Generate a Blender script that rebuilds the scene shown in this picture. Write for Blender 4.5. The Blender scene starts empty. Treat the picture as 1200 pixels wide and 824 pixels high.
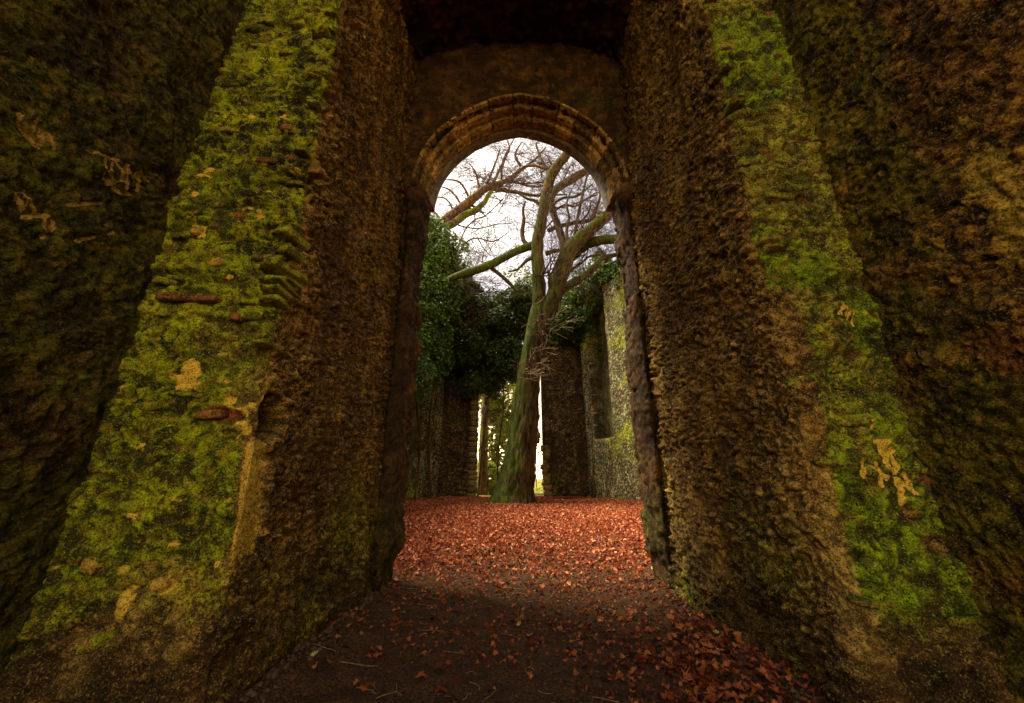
import bpy, math, random
import numpy as np
from mathutils import Vector

# ------------------------------------------------------------------ camera, world, sun, exposure
F, CX, CY = 440.0, 600.0, 412.0
H = 1.40
PITCH = math.radians(18.6)
CS, SN = math.cos(PITCH), math.sin(PITCH)
scene = bpy.context.scene
COL = scene.collection
cam_d = bpy.data.cameras.new("camera")
cam_d.sensor_width = 36.0
cam_d.lens = 36.0 * F / 1200.0
cam_d.clip_end = 2000
cam_d.clip_start = 0.05
cam = bpy.data.objects.new("camera", cam_d)
COL.objects.link(cam)
cam.location = (0, 0, H)
cam.rotation_euler = (math.radians(90) + PITCH, 0, 0)
scene.camera = cam

SUN_EL, SUN_AZ = math.radians(60), math.radians(-82)      # azimuth from +Y, negative = left
world = bpy.data.worlds.new("World")
scene.world = world
world.use_nodes = True
wn, wl = world.node_tree.nodes, world.node_tree.links
wn.clear()
w_out = wn.new("ShaderNodeOutputWorld")
w_bg = wn.new("ShaderNodeBackground")
w_sky = wn.new("ShaderNodeTexSky")
w_sky.sky_type = 'NISHITA'
w_sky.sun_disc = False
w_sky.sun_elevation = SUN_EL
w_sky.sun_rotation = SUN_AZ
w_sky.dust_density = 4.0
w_tc = wn.new("ShaderNodeTexCoord")
w_no = wn.new("ShaderNodeTexNoise")
w_no.inputs["Scale"].default_value = 2.3
w_no.inputs["Detail"].default_value = 5
w_cr = wn.new("ShaderNodeValToRGB")
w_cr.color_ramp.elements[0].position = 0.50
w_cr.color_ramp.elements[0].color = (1.3, 1.16, 1.14, 1)
w_cr.color_ramp.elements[1].position = 0.80
w_cr.color_ramp.elements[1].color = (8.0, 7.2, 6.1, 1)
w_mx = wn.new("ShaderNodeMixRGB")
w_mx.inputs[0].default_value = 0.93
wl.new(w_tc.outputs["Generated"], w_no.inputs["Vector"])
wl.new(w_no.outputs["Fac"], w_cr.inputs[0])
wl.new(w_sky.outputs[0], w_mx.inputs[1])
wl.new(w_cr.outputs[0], w_mx.inputs[2])
# bright yellowish glow low over the horizon, boosted all the way round as golden fill
w_sep = wn.new("ShaderNodeSeparateXYZ")
w_hr = wn.new("ShaderNodeValToRGB")
w_hr.color_ramp.elements[0].position = 0.02
w_hr.color_ramp.elements[0].color = (1, 1, 1, 1)
w_hr.color_ramp.elements[1].position = 0.34
w_hr.color_ramp.elements[1].color = (0, 0, 0, 1)
w_m2 = wn.new("ShaderNodeMixRGB")
w_m2.inputs[2].default_value = (11.0, 8.0, 3.7, 1)
wl.new(w_tc.outputs["Generated"], w_sep.inputs[0])
wl.new(w_sep.outputs[2], w_hr.inputs[0])
wl.new(w_hr.outputs[0], w_m2.inputs[0])
wl.new(w_mx.outputs[0], w_m2.inputs[1])
wl.new(w_m2.outputs[0], w_bg.inputs[0])
w_bg.inputs[1].default_value = 0.10
wl.new(w_bg.outputs[0], w_out.inputs[0])

sun_d = bpy.data.lights.new("sun", 'SUN')
sun_d.energy = 2.1
sun_d.angle = math.radians(25)
sun_d.color = (1.0, 0.90, 0.72)
sun = bpy.data.objects.new("sun", sun_d)
COL.objects.link(sun)
sdir = Vector((math.sin(SUN_AZ) * math.cos(SUN_EL), math.cos(SUN_AZ) * math.cos(SUN_EL), math.sin(SUN_EL)))
sun.rotation_euler = sdir.to_track_quat('Z', 'Y').to_euler()
sun.location = (0, 0, 30)

scene.view_settings.view_transform = 'Standard'
scene.view_settings.look = 'None'
scene.view_settings.gamma = 1.0
scene.view_settings.exposure = 2.8
scene.view_settings.use_curve_mapping = False
scene.cycles.max_bounces = 6
scene.cycles.diffuse_bounces = 4
scene.cycles.use_denoising = True

rnd = random.Random(7)
rng = np.random.default_rng(7)


# ------------------------------------------------------------------ authoring helpers
def ray(px, py):
    x = (px - CX) / F
    yc = -(py - CY) / F
    return x, CS - yc * SN, SN + yc * CS


def at(px, py, Y):
    x, dy, dz = ray(px, py)
    t = Y / dy
    return Vector((x * t, Y, H + dz * t))


def atx(px, py, X):
    x, dy, dz = ray(px, py)
    t = X / x
    return Vector((X, dy * t, H + dz * t))


def mpp(px, py, Y):
    return Y / ray(px, py)[1] / F


def tag(o, label=None, cat=None, group=None, kind=None):
    if label:
        o["label"] = label
    if cat:
        o["category"] = cat
    if group:
        o["group"] = group
    if kind:
        o["kind"] = kind
    return o


def empty(name, loc):
    o = bpy.data.objects.new(name, None)
    o.location = loc
    COL.objects.link(o)
    return o


def link(name, me, parent=None, loc=None):
    """link a mesh whose vertices are in world metres (or local to loc); parent keeps it in place"""
    o = bpy.data.objects.new(name, me)
    COL.objects.link(o)
    if parent is not None:
        o.parent = parent
        p = Vector(parent.location)
        o.location = (Vector(loc) if loc is not None else Vector((0, 0, 0))) - p
    elif loc is not None:
        o.location = loc
    return o


# ------------------------------------------------------------------ numpy noise
def hsh(ix, iy, iz, s):
    h = (ix.astype(np.int64) * 374761393 + iy.astype(np.int64) * 668265263 + iz.astype(np.int64) * 2147483647 + s * 974711) & 0xffffffff
    h = ((h ^ (h >> 13)) * 1274126177) & 0xffffffff
    h = ((h ^ (h >> 16)) * 2246822519) & 0xffffffff
    h = h ^ (h >> 15)
    return (h & 0xffffff) / float(0xffffff)


def vnoise(P, s=0):
    I = np.floor(P)
    f = P - I
    f = f * f * (3 - 2 * f)
    I = I.astype(np.int64)
    r = 0
    for a in (0, 1):
        wx = f[:, 0] if a else 1 - f[:, 0]
        for b in (0, 1):
            wy = f[:, 1] if b else 1 - f[:, 1]
            for c in (0, 1):
                wz = f[:, 2] if c else 1 - f[:, 2]
                r = r + wx * wy * wz * hsh(I[:, 0] + a, I[:, 1] + b, I[:, 2] + c, s)
    return r


def fbm(P, sc, s=0, o=4, g=0.5):
    """about -1..1"""
    P = P * np.array(sc, float)
    r, a, t = 0, 1.0, 0.0
    for k in range(o):
        r = r + a * (vnoise(P, s + k * 17) * 2 - 1)
        t += a
        a *= g
        P = P * 2.03 + 11.3
    return r / t * 1.6


def worley(P, sc, s=0, jit=1.0):
    P = P * np.array(sc, float)
    I = np.floor(P).astype(np.int64)
    f1 = np.full(len(P), 9.0)
    f2 = np.full(len(P), 9.0)
    cid = np.zeros(len(P))
    for a in (-1, 0, 1):
        for b in (-1, 0, 1):
            for c in (-1, 0, 1):
                X, Y, Z = I[:, 0] + a, I[:, 1] + b, I[:, 2] + c
                dx = X + .5 + jit * (hsh(X, Y, Z, s) - .5) - P[:, 0]
                dy = Y + .5 + jit * (hsh(X, Y, Z, s + 1) - .5) - P[:, 1]
                dz = Z + .5 + jit * (hsh(X, Y, Z, s + 2) - .5) - P[:, 2]
                d = np.sqrt(dx * dx + dy * dy + dz * dz)
                n = d < f1
                f2 = np.where(n, f1, np.minimum(f2, d))
                cid = np.where(n, hsh(X, Y, Z, s + 5), cid)
                f1 = np.where(n, d, f1)
    return f1, f2, cid


def ss(a, b, x):
    t = np.clip((x - a) / (b - a), 0, 1)
    return t * t * (3 - 2 * t)


# ------------------------------------------------------------------ mesh builders
def np_mesh(name, V, faces, mat, mask=None, smooth=True):
    """faces: (N,3) or (N,4) array or list of such arrays"""
    if not isinstance(faces, (list, tuple)):
        faces = [faces]
    me = bpy.data.meshes.new(name)
    V = np.asarray(V, np.float32)
    me.vertices.add(len(V))
    me.vertices.foreach_set("co", V.ravel())
    li = np.concatenate([f.ravel() for f in faces]).astype(np.int32)
    tot = np.concatenate([np.full(len(f), f.shape[1], np.int32) for f in faces])
    st = np.concatenate([[0], np.cumsum(tot)[:-1]]).astype(np.int32)
    me.loops.add(len(li))
    me.loops.foreach_set("vertex_index", li)
    me.polygons.add(len(tot))
    me.polygons.foreach_set("loop_start", st)
    me.polygons.foreach_set("loop_total", tot)
    me.polygons.foreach_set("use_smooth", np.full(len(tot), smooth))
    me.update(calc_edges=True)
    if mask is not None:
        a = me.color_attributes.new("mask", 'FLOAT_COLOR', 'POINT')
        a.data.foreach_set("color", np.asarray(mask, np.float32).ravel())
    me.materials.append(mat)
    me.validate()
    return me


def grid_faces(n, m, off=0):
    a = (np.arange(n - 1)[:, None] * m + np.arange(m - 1)[None, :]).ravel() + off
    return np.stack([a, a + m, a + m + 1, a + 1], 1)


def box_arrays(x0, x1, y0, y1, z0, z1):
    V = np.array([[x, y, z] for x in (x0, x1) for y in (y0, y1) for z in (z0, z1)], float)
    Fq = np.array([[0, 1, 3, 2], [4, 6, 7, 5], [0, 4, 5, 1], [2, 3, 7, 6], [0, 2, 6, 4], [1, 5, 7, 3]])
    return V, Fq


def sheet(B, N, D, M, name, mat, skirt=0.25, boxes=()):
    """B,N: (n,m,3) base points and outward normals, D (n,m) relief, M (n,m,4) colour masks.
    The sheet is turned back at its rim and closed behind by plain boxes, so walls have thickness."""
    n, m = D.shape
    P = B + N * D[..., None]
    Q = np.empty((n + 2, m + 2, 3))
    Q[1:-1, 1:-1] = P
    Q[0, 1:-1] = P[0] - N[0] * skirt
    Q[-1, 1:-1] = P[-1] - N[-1] * skirt
    Q[1:-1, 0] = P[:, 0] - N[:, 0] * skirt
    Q[1:-1, -1] = P[:, -1] - N[:, -1] * skirt
    for (i, a) in ((0, 0), (-1, -1)):
        for (j, b) in ((0, 0), (-1, -1)):
            Q[i, j] = P[a, b] - N[a, b] * skirt
    MM = np.empty((n + 2, m + 2, 4))
    MM[1:-1, 1:-1] = M
    MM[0], MM[-1] = MM[1], MM[-2]
    MM[:, 0], MM[:, -1] = MM[:, 1], MM[:, -2]
    V = Q.reshape(-1, 3)
    K = MM.reshape(-1, 4)
    fs = [grid_faces(n + 2, m + 2)]
    for bx in boxes:
        v, f = box_arrays(*bx)
        fs.append(f + len(V))
        V = np.concatenate([V, v])
        K = np.concatenate([K, np.tile([[.3, 0, 0, .3]], (8, 1))])
    return np_mesh(name, V, fs, mat, K)


def stepped(*spans):
    """spans: (start, stop, step) ... -> array of coordinates"""
    out = []
    for a, b, st in spans:
        out.append(np.arange(a, b - st * .3, st))
    out.append(np.array([spans[-1][1]]))
    return np.concatenate(out)


# ------------------------------------------------------------------ materials
def new_mat(name):
    m = bpy.data.materials.new(name)
    m.use_nodes = True
    nt = m.node_tree
    nt.nodes.clear()
    o = nt.nodes.new("ShaderNodeOutputMaterial")
    b = nt.nodes.new("ShaderNodeBsdfPrincipled")
    nt.links.new(b.outputs[0], o.inputs[0])
    return m, nt, b


class G:
    """tiny node-graph helper"""
    def __init__(s, nt):
        s.nt = nt
        s.tc = nt.nodes.new("ShaderNodeTexCoord")
        g = nt.nodes.new("ShaderNodeNewGeometry")
        s.P = g.outputs["Position"]

    def put(s, sock, v):
        if v is None:
            return
        if hasattr(v, "is_linked") or isinstance(v, bpy.types.NodeSocket):
            s.nt.links.new(v, sock)
        else:
            sock.default_value = v

    def vec(s, sc):
        n = s.nt.nodes.new("ShaderNodeVectorMath")
        n.operation = 'MULTIPLY'
        s.nt.links.new(s.P, n.inputs[0])
        n.inputs[1].default_value = sc
        return n.outputs[0]

    def noise(s, scale, detail=4, rough=.55, v=None, dist=0):
        n = s.nt.nodes.new("ShaderNodeTexNoise")
        s.put(n.inputs["Vector"], v or s.P)
        n.inputs["Scale"].default_value = scale
        n.inputs["Detail"].default_value = detail
        n.inputs["Roughness"].default_value = rough
        n.inputs["Distortion"].default_value = dist
        return n.outputs["Fac"]

    def voro(s, scale, v=None, feature='F1', out="Distance"):
        n = s.nt.nodes.new("ShaderNodeTexVoronoi")
        n.feature = feature
        s.put(n.inputs["Vector"], v or s.P)
        n.inputs["Scale"].default_value = scale
        return n.outputs[out]

    def ramp(s, fac, *stops):
        n = s.nt.nodes.new("ShaderNodeValToRGB")
        e = n.color_ramp.elements
        while len(e) < len(stops):
            e.new(.5)
        for el, (p, c) in zip(e, stops):
            el.position = p
            el.color = (c, c, c, 1) if isinstance(c, (int, float)) else (*c, 1)
        s.put(n.inputs[0], fac)
        return n.outputs[0]

    def mix(s, f, a, b, mode='MIX'):
        n = s.nt.nodes.new("ShaderNodeMixRGB")
        n.blend_type = mode
        s.put(n.inputs[0], f)
        s.put(n.inputs[1], (*a, 1) if isinstance(a, tuple) else a)
        s.put(n.inputs[2], (*b, 1) if isinstance(b, tuple) else b)
        return n.outputs[0]

    def math(s, op, a, b=0.0, c=None):
        n = s.nt.nodes.new("ShaderNodeMath")
        n.operation = op
        s.put(n.inputs[0], a)
        s.put(n.inputs[1], b)
        if c is not None:
            s.put(n.inputs[2], c)
        return n.outputs[0]

    def mask(s):
        a = s.nt.nodes.new("ShaderNodeAttribute")
        a.attribute_name = "mask"
        c = s.nt.nodes.new("ShaderNodeSeparateColor")
        s.nt.links.new(a.outputs["Color"], c.inputs[0])
        return c.outputs[0], c.outputs[1], c.outputs[2], a.outputs["Alpha"]

    def bump(s, h, strength, dist, nrm=None):
        n = s.nt.nodes.new("ShaderNodeBump")
        n.inputs["Strength"].default_value = strength
        n.inputs["Distance"].default_value = dist
        s.put(n.inputs["Height"], h)
        if nrm is not None:
            s.nt.links.new(nrm, n.inputs["Normal"])
        return n.outputs[0]


def rubble_mat(name, lo, hi, moss_lo, moss_hi, pale=(.85, .56, .06), brick=(.36, .10, .03), fine=1.0, rough=.85, bump=1.0):
    """masks: R moss, G pale scraped stone, B brick red, A light (stone) against dark (mortar, crevice shade put into the colour)"""
    m, nt, b = new_mat(name)
    g = G(nt)
    R, Gm, B, A = g.mask()
    n1 = g.noise(34 * fine, 5, .7)
    n2 = g.noise(3.1, 4, .6)
    n3 = g.noise(85 * fine, 4, .75)
    f = g.math('ADD', g.math('ADD', g.math('MULTIPLY', A, .8), g.math('MULTIPLY', g.math('SUBTRACT', n1, .5), 1.4)), g.math('MULTIPLY', g.math('SUBTRACT', n3, .5), 1.6))
    stone = g.mix(g.ramp(f, (.15, 0.), (.85, 1.)), lo, hi)
    stone = g.mix(g.ramp(n2, (.45, 0.), (.7, .55)), stone, (.26, .11, .018))
    # long run-off streaks and paler worn areas in the stonework
    st = g.math('ADD', g.math('MULTIPLY', g.noise(2.6, 5, .65, g.vec((1, 1, .22))), .6), g.math('MULTIPLY', g.noise(1.1, 3, .6), .4))
    stone = g.mix(g.ramp(st, (.40, .62), (.52, 0.)), stone, tuple(q * 1.2 for q in lo))
    stone = g.mix(g.math('MULTIPLY', g.ramp(st, (.52, 0.), (.64, .8)), g.math('MINIMUM', g.math('MULTIPLY', A, 1.5), 1.0)), stone, tuple(min(.75, q * k) for q, k in zip(hi, (1.25, 1.30, 1.35))))
    # moss with its own ragged rim
    mf = g.math('ADD', R, g.math('MULTIPLY', g.math('SUBTRACT', n1, .5), 1.1))
    mf = g.ramp(mf, (.36, 0.), (.60, 1.))
    mcol = g.mix(g.ramp(g.math('ADD', g.math('MULTIPLY', n3, .7), g.math('ADD', g.math('MULTIPLY', n2, .35), g.math('MULTIPLY', A, .35))), (.50, 0.), (.80, 1.)), moss_lo, moss_hi)  # moss darker between stones: crevice shade put into its colour
    mcol = g.mix(g.ramp(g.noise(9, 5, .7), (.47, 0.), (.66, .85)), mcol, (.24, .15, .012))
    # young bright cushions and rusty algae
    yg = g.math('ADD', g.noise(17, 5, .75), g.math('MULTIPLY', g.math('SUBTRACT', g.noise(1.6, 3, .6), .5), .9))
    mcol = g.mix(g.ramp(yg, (.54, 0.), (.68, .8)), mcol, tuple(min(.6, q * k) for q, k in zip(moss_hi, (1.55, 1.35, 1.0))))
    rs = g.math('ADD', g.noise(5.0, 5, .7, dist=.8), g.math('MULTIPLY', g.math('SUBTRACT', n1, .5), .3))
    mcol = g.mix(g.ramp(rs, (.60, 0.), (.70, .85)), mcol, tuple(q * k for q, k in zip(moss_hi, (.95, .42, .9))))
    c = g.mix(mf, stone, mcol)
    c = g.mix(g.ramp(g.math('ADD', B, g.math('MULTIPLY', g.math('SUBTRACT', n1, .5), .6)), (.4, 0.), (.6, 1.)), c, brick)
    # near-black ragged blotches, stronger where the moss is thick
    blot = g.math('ADD', g.noise(8.5, 6, .72, dist=.6), g.math('MULTIPLY', g.math('SUBTRACT', n2, .5), .35))
    c = g.mix(g.math('MULTIPLY', g.ramp(blot, (.43, .97), (.545, 0.)), g.math('ADD', g.math('MULTIPLY', R, .7), .35)), c, (.014, .012, .003))
    c = g.mix(g.ramp(g.math('ADD', Gm, g.math('MULTIPLY', g.math('SUBTRACT', n1, .5), .7)), (.35, 0.), (.6, 1.)), c, pale)
    # grit: dark pits and pale grains
    c = g.mix(g.ramp(n3, (.38, .92), (.49, 0.)), c, (.008, .006, .002))
    c = g.mix(g.ramp(n3, (.58, 0.), (.70, .7)), c, tuple(min(.7, q * 1.35) for q in hi))
    nt.links.new(c, b.inputs["Base Color"])
    b.inputs["Roughness"].default_value = rough
    b.inputs["Specular IOR Level"].default_value = .18
    h = g.math('ADD', g.math('MULTIPLY', n1, .8), g.math('MULTIPLY', n3, .35))
    nt.links.new(g.bump(h, 1.0 * bump, .034), b.inputs["Normal"])
    return m


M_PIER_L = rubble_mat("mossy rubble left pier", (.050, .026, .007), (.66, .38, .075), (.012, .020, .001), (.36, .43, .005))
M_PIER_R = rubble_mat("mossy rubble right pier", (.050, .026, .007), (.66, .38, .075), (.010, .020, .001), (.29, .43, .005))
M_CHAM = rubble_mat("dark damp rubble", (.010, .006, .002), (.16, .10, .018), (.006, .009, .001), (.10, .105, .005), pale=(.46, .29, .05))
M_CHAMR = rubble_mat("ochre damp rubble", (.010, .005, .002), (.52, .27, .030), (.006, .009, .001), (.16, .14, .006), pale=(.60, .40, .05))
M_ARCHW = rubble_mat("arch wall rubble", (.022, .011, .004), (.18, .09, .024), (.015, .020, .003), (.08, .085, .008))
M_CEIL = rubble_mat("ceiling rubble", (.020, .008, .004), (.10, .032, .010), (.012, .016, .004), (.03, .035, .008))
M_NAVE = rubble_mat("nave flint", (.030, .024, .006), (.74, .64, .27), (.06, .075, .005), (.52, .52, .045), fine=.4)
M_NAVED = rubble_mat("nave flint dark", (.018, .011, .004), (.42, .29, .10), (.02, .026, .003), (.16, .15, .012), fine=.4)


def simple_mat(name, a, b_, scale, rough=.85, bump=.3, dist=.01, stretch=(1, 1, 1), detail=5, moss=None, rand=0.0, lo=.35, hi=.65):
    m, nt, b = new_mat(name)
    g = G(nt)
    v = g.vec(stretch)
    n = g.noise(scale, detail, .65, v)
    c = g.mix(g.ramp(n, (lo, 0.), (hi, 1.)), a, b_)
    if moss:
        mm = g.noise(moss[2], 4, .7)
        c = g.mix(g.ramp(mm, (moss[0], 0.), (moss[1], 1.)), c, moss[3])
    if rand:
        oi = nt.nodes.new("ShaderNodeObjectInfo")
        c = g.mix(1.0, c, g.ramp(oi.outputs["Random"], (0., 1 - rand), (1., 1 + rand)), 'MULTIPLY')
    nt.links.new(c, b.inputs["Base Color"])
    b.inputs["Roughness"].default_value = rough
    b.inputs["Specular IOR Level"].default_value = .15
    nt.links.new(g.bump(n, bump, dist), b.inputs["Normal"])
    return m


M_VOUS = simple_mat("arch limestone", (.06, .030, .009), (.50, .30, .085), 13, .8, 1.0, .04, rand=.55, moss=(.55, .75, 5, (.14, .15, .03)))
M_VOUSD = simple_mat("soffit stone", (.10, .08, .05), (.26, .21, .14), 9, .85, .5, .02)
M_QUOIN = simple_mat("mossy corner stone", (.07, .065, .012), (.30, .23, .055), 22, .85, .8, .015, rand=.35, moss=(.42, .60, 14, (.12, .15, .010)))
M_QUOINR = simple_mat("ochre corner stone", (.09, .055, .018), (.32, .20, .070), 22, .85, .8, .015, rand=.35, moss=(.50, .66, 14, (.12, .13, .012)))
M_BRICK = simple_mat("old red brick", (.20, .050, .015), (.44, .15, .045), 26, .8, .8, .012, rand=.2, moss=(.6, .75, 16, (.13, .14, .015)))
M_PALE = simple_mat("scraped pale stone", (.30, .21, .06), (.58, .43, .14), 20, .8, .6, .012, rand=.2, moss=(.58, .72, 16, (.15, .17, .012)))
M_FLINT = simple_mat("knapped flint", (.05, .045, .035), (.36, .30, .20), 8, .45, .5, .01, rand=.4)
M_TWIG = simple_mat("twig bark", (.026, .013, .007), (.085, .044, .022), 12, .8, .3, .01)
M_STICK = simple_mat("dead stick", (.13, .085, .04), (.32, .22, .11), 30, .8, .3, .01)
M_PEB = simple_mat("path pebble", (.045, .026, .013), (.17, .10, .05), 9, .6, .4, .01, rand=.4)


def bark_mat(name, lo, hi, moss, m0=.42, m1=.60):
    m, nt, b = new_mat(name)
    g = G(nt)
    v = g.vec((1, 1, .16))
    n = g.noise(8, 6, .75, v, .8)
    mm = g.noise(1.7, 4, .7)
    R, Gm, B, A = g.mask()
    c = g.mix(g.ramp(n, (.40, 0.), (.60, 1.)), lo, hi)
    mf = g.ramp(g.math('ADD', R, g.math('MULTIPLY', g.math('SUBTRACT', mm, .5), 1.6)), (m0, 0.), (m1, 1.))
    mc = g.mix(g.ramp(n, (.42, 0.), (.62, 1.)), tuple(x * .30 for x in moss), moss)
    c = g.mix(mf, c, mc)
    nt.links.new(c, b.inputs["Base Color"])
    b.inputs["Roughness"].default_value = .9
    b.inputs["Specular IOR Level"].default_value = .15
    nt.links.new(g.bump(n, .9, .05), b.inputs["Normal"])
    return m


M_OAK = bark_mat("oak bark", (.008, .005, .003), (.11, .066, .024), (.075, .090, .006))
M_OAK2 = bark_mat("brown bark", (.030, .014, .008), (.16, .075, .035), (.17, .18, .02))


def leaf_mat(name, c0, c1, c2, trans=.25, rough=.5):
    m, nt, b = new_mat(name)
    g = G(nt)
    R, Gm, B, A = g.mask()
    c = g.ramp(R, (0., c0), (.5, c1), (1., c2))
    n = g.noise(40, 3, .6)
    c = g.mix(g.ramp(n, (.35, .35), (.6, 0.)), c, tuple(x * .35 for x in c0))
    if trans:
        tr = nt.nodes.new('ShaderNodeBsdfTranslucent')
        mx = nt.nodes.new('ShaderNodeMixShader')
        mx.inputs[0].default_value = trans
        nt.links.new(c, tr.inputs[0])
        nt.links.new(b.outputs[0], mx.inputs[1])
        nt.links.new(tr.outputs[0], mx.inputs[2])
        nt.links.new(mx.outputs[0], [q for q in nt.nodes if q.type == 'OUTPUT_MATERIAL'][0].inputs[0])
    nt.links.new(c, b.inputs["Base Color"])
    b.inputs["Roughness"].default_value = rough
    b.inputs["Specular IOR Level"].default_value = .25
    return m


M_LEAF = leaf_mat("fallen leaf", (.06, .018, .008), (.40, .062, .015), (.82, .36, .13))
M_LEAFG = leaf_mat("green yellow leaf", (.22, .26, .03), (.34, .38, .05), (.5, .45, .08))
M_IVY = leaf_mat("ivy leaf", (.020, .042, .004), (.085, .16, .012), (.32, .40, .03), rough=.42)
M_LEAFD = leaf_mat("trodden leaf", (.045, .014, .007), (.30, .058, .014), (.56, .20, .05))
M_IVYD = leaf_mat("ivy leaf dark", (.014, .028, .004), (.055, .090, .010), (.22, .27, .022), rough=.42)
M_IVYY = leaf_mat("woodland leaf", (.10, .14, .015), (.28, .32, .03), (.52, .50, .08), trans=.5, rough=.6)

# ground: dark trodden soil, reddish leaf mould in the nave
m, nt, b = new_mat("soil")
g = G(nt)
n1 = g.noise(60, 5, .7)
n2 = g.noise(6, 4, .6)
R, Gm, B, A = g.mask()
soil = g.mix(g.ramp(n1, (.35, 0.), (.68, 1.)), (.010, .006, .003), (.19, .092, .036))
soil = g.mix(g.ramp(n2, (.4, .5), (.6, 0.)), soil, (.022, .013, .009))
mould = g.mix(g.ramp(n1, (.4, 0.), (.6, 1.)), (.04, .012, .005), (.22, .055, .015))
grass = g.mix(g.ramp(n1, (.4, 0.), (.6, 1.)), (.08, .08, .01), (.22, .18, .03))
c = g.mix(R, soil, mould)
c = g.mix(Gm, c, grass)
nt.links.new(c, b.inputs["Base Color"])
b.inputs["Roughness"].default_value = .9
b.inputs["Specular IOR Level"].default_value = .1
nt.links.new(g.bump(g.math('ADD', n1, g.math('MULTIPLY', g.noise(180, 2), .4)), .9, .03), b.inputs["Normal"])
M_SOIL = m

# ------------------------------------------------------------------ the ground
def gz(x, y):
    P = np.stack([x, y, np.zeros_like(x)], 1)
    z = 0.30 * ss(5.8, 10.5, y) + .035 * fbm(P, (.7, .7, 1), 5, 3) + .012 * fbm(P, (5, 5, 1), 9, 3)
    # worn hollow down the middle of the passage, soil banked against the walls
    z += .10 * ss(1.0, 1.9, np.abs(x - .15)) * (1 - ss(5.5, 7.5, y)) * ss(-5, 2, y)
    far = ss(30, 80, np.hypot(x, y))
    z = z * (1 - far) + .3 * far
    return z


def growth(a, st, n, k):
    o = [a]
    for _ in range(n):
        o.append(o[-1] + st)
        st *= k
    return o[1:]


xs = np.concatenate([-np.array(growth(3.2, .08, 42, 1.15))[::-1], np.arange(-3.2, 3.2, .022), np.array(growth(3.2, .08, 42, 1.15))])
ys = np.concatenate([-np.array(growth(-1.5, .1, 40, 1.17))[::-1], np.arange(1.5, 7.5, .022), np.arange(7.5, 26, .075), np.array(growth(26, .2, 36, 1.18))])
XX, YY = np.meshgrid(xs, ys, indexing='ij')
xf, yf = XX.ravel(), YY.ravel()
PP = np.stack([xf, yf, np.zeros_like(xf)], 1)
zf = gz(xf, yf)
near = (np.abs(xf) < 3.3) & (yf > 1.4) & (yf < 9)
lump = np.zeros_like(zf)
pn = PP[near]
w1, w2, wc = worley(pn, (22, 22, 1), 3)
lump[near] = .010 * np.clip(1 - (w1 / .5) ** 2, 0, 1) * (wc > .45) + .008 * fbm(pn, (14, 14, 1), 4, 3)
zf = zf + lump
mould = ss(6.6, 9.5, yf + .9 * fbm(PP, (.6, .6, 1), 21, 3) + .35 * np.abs(xf))
grass = ss(24.5, 27, yf)
MK = np.stack([np.clip(mould, 0, 1), grass, 0 * xf, 0 * xf + 1], 1)
me = np_mesh("ground", np.stack([xf, yf, zf], 1), grid_faces(len(xs), len(ys)), M_SOIL, MK)
ground = link("ground", me)
tag(ground, "dark trodden earth path running through the arch into the leaf covered nave", kind="structure")


def gz1(x, y):
    return float(gz(np.array([float(x)]), np.array([float(y)]))[0])


# ------------------------------------------------------------------ relief recipes
def rubble(P, k=1.0, cell=.085, seed=0):
    """relief in metres + stone/mortar mask"""
    Q = P + .03 * np.stack([fbm(P, (6, 6, 6), seed + 31, 2), fbm(P, (6, 6, 6), seed + 32, 2), fbm(P, (6, 6, 6), seed + 33, 2)], 1)
    f1, f2, c = worley(Q, (1 / cell, 1 / cell, 1.25 / cell), seed)
    dome = np.clip((f2 - f1) / .45, 0, 1)
    dome = dome * (2 - dome)
    pres = ss(.25, .45, c)
    d = k * cell * .28 * dome * pres * (.5 + c)
    return d, dome * pres, c


def seg_dist(x, y, pts):
    d = np.full(x.shape, 9.0)
    for (ax, ay), (bx, by) in zip(pts[:-1], pts[1:]):
        vx, vy = bx - ax, by - ay
        L = vx * vx + vy * vy + 1e-12
        t = np.clip(((x - ax) * vx + (y - ay) * vy) / L, 0, 1)
        d = np.minimum(d, np.hypot(x - ax - t * vx, y - ay - t * vy))
    return d


def zoomed(pts, x0, y0, k):
    return [(x0 + a / k, y0 + c / k) for a, c in pts]


# pixels of the scratched strokes, read off the photograph and turned into metres on each wall face
K1 = 749 / 200.
SCR_L = [zoomed(s, 0, 80, K1) for s in (
    [(380, 362), (450, 385), (520, 415)], [(446, 395), (440, 470), (470, 510)], [(480, 415), (465, 450), (490, 500), (525, 490), (520, 440), (490, 415)],
    [(540, 420), (545, 540)], [(545, 430), (575, 480), (605, 450)], [(605, 450), (598, 535)], [(600, 455), (650, 495)], [(470, 500), (520, 545), (575, 555)],
    [(85, 205), (70, 240), (90, 285), (130, 310)], [(148, 225), (125, 310)], [(125, 310), (160, 350)], [(175, 270), (165, 330)], [(205, 280), (225, 350)], [(165, 320), (215, 300)],
    [(72, 545), (100, 620)], [(115, 545), (165, 635)], [(100, 600), (130, 585)], [(105, 655), (205, 645), (192, 740)], [(235, 670), (233, 710)],
    [(290, 600), (440, 590)], [(330, 760), (480, 720)])]
K2 = 824 / 180.
SCR_R = [zoomed(s, 940, 440, K2) for s in (
    [(390, 350), (465, 352)], [(400, 352), (440, 385), (435, 425), (500, 400)], [(462, 352), (440, 425)], [(445, 430), (470, 490), (515, 520), (525, 490), (490, 435), (450, 455)],
    [(318, 455), (320, 540)], [(372, 492), (460, 550)], [(402, 475), (435, 590)],
    [(520, 560), (555, 690)], [(520, 560), (615, 630)], [(570, 530), (612, 628)],
    [(245, 0), (290, 85)], [(200, 80), (195, 45), (230, 30)], [(300, 120), (350, 215), (370, 290)])]
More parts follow.
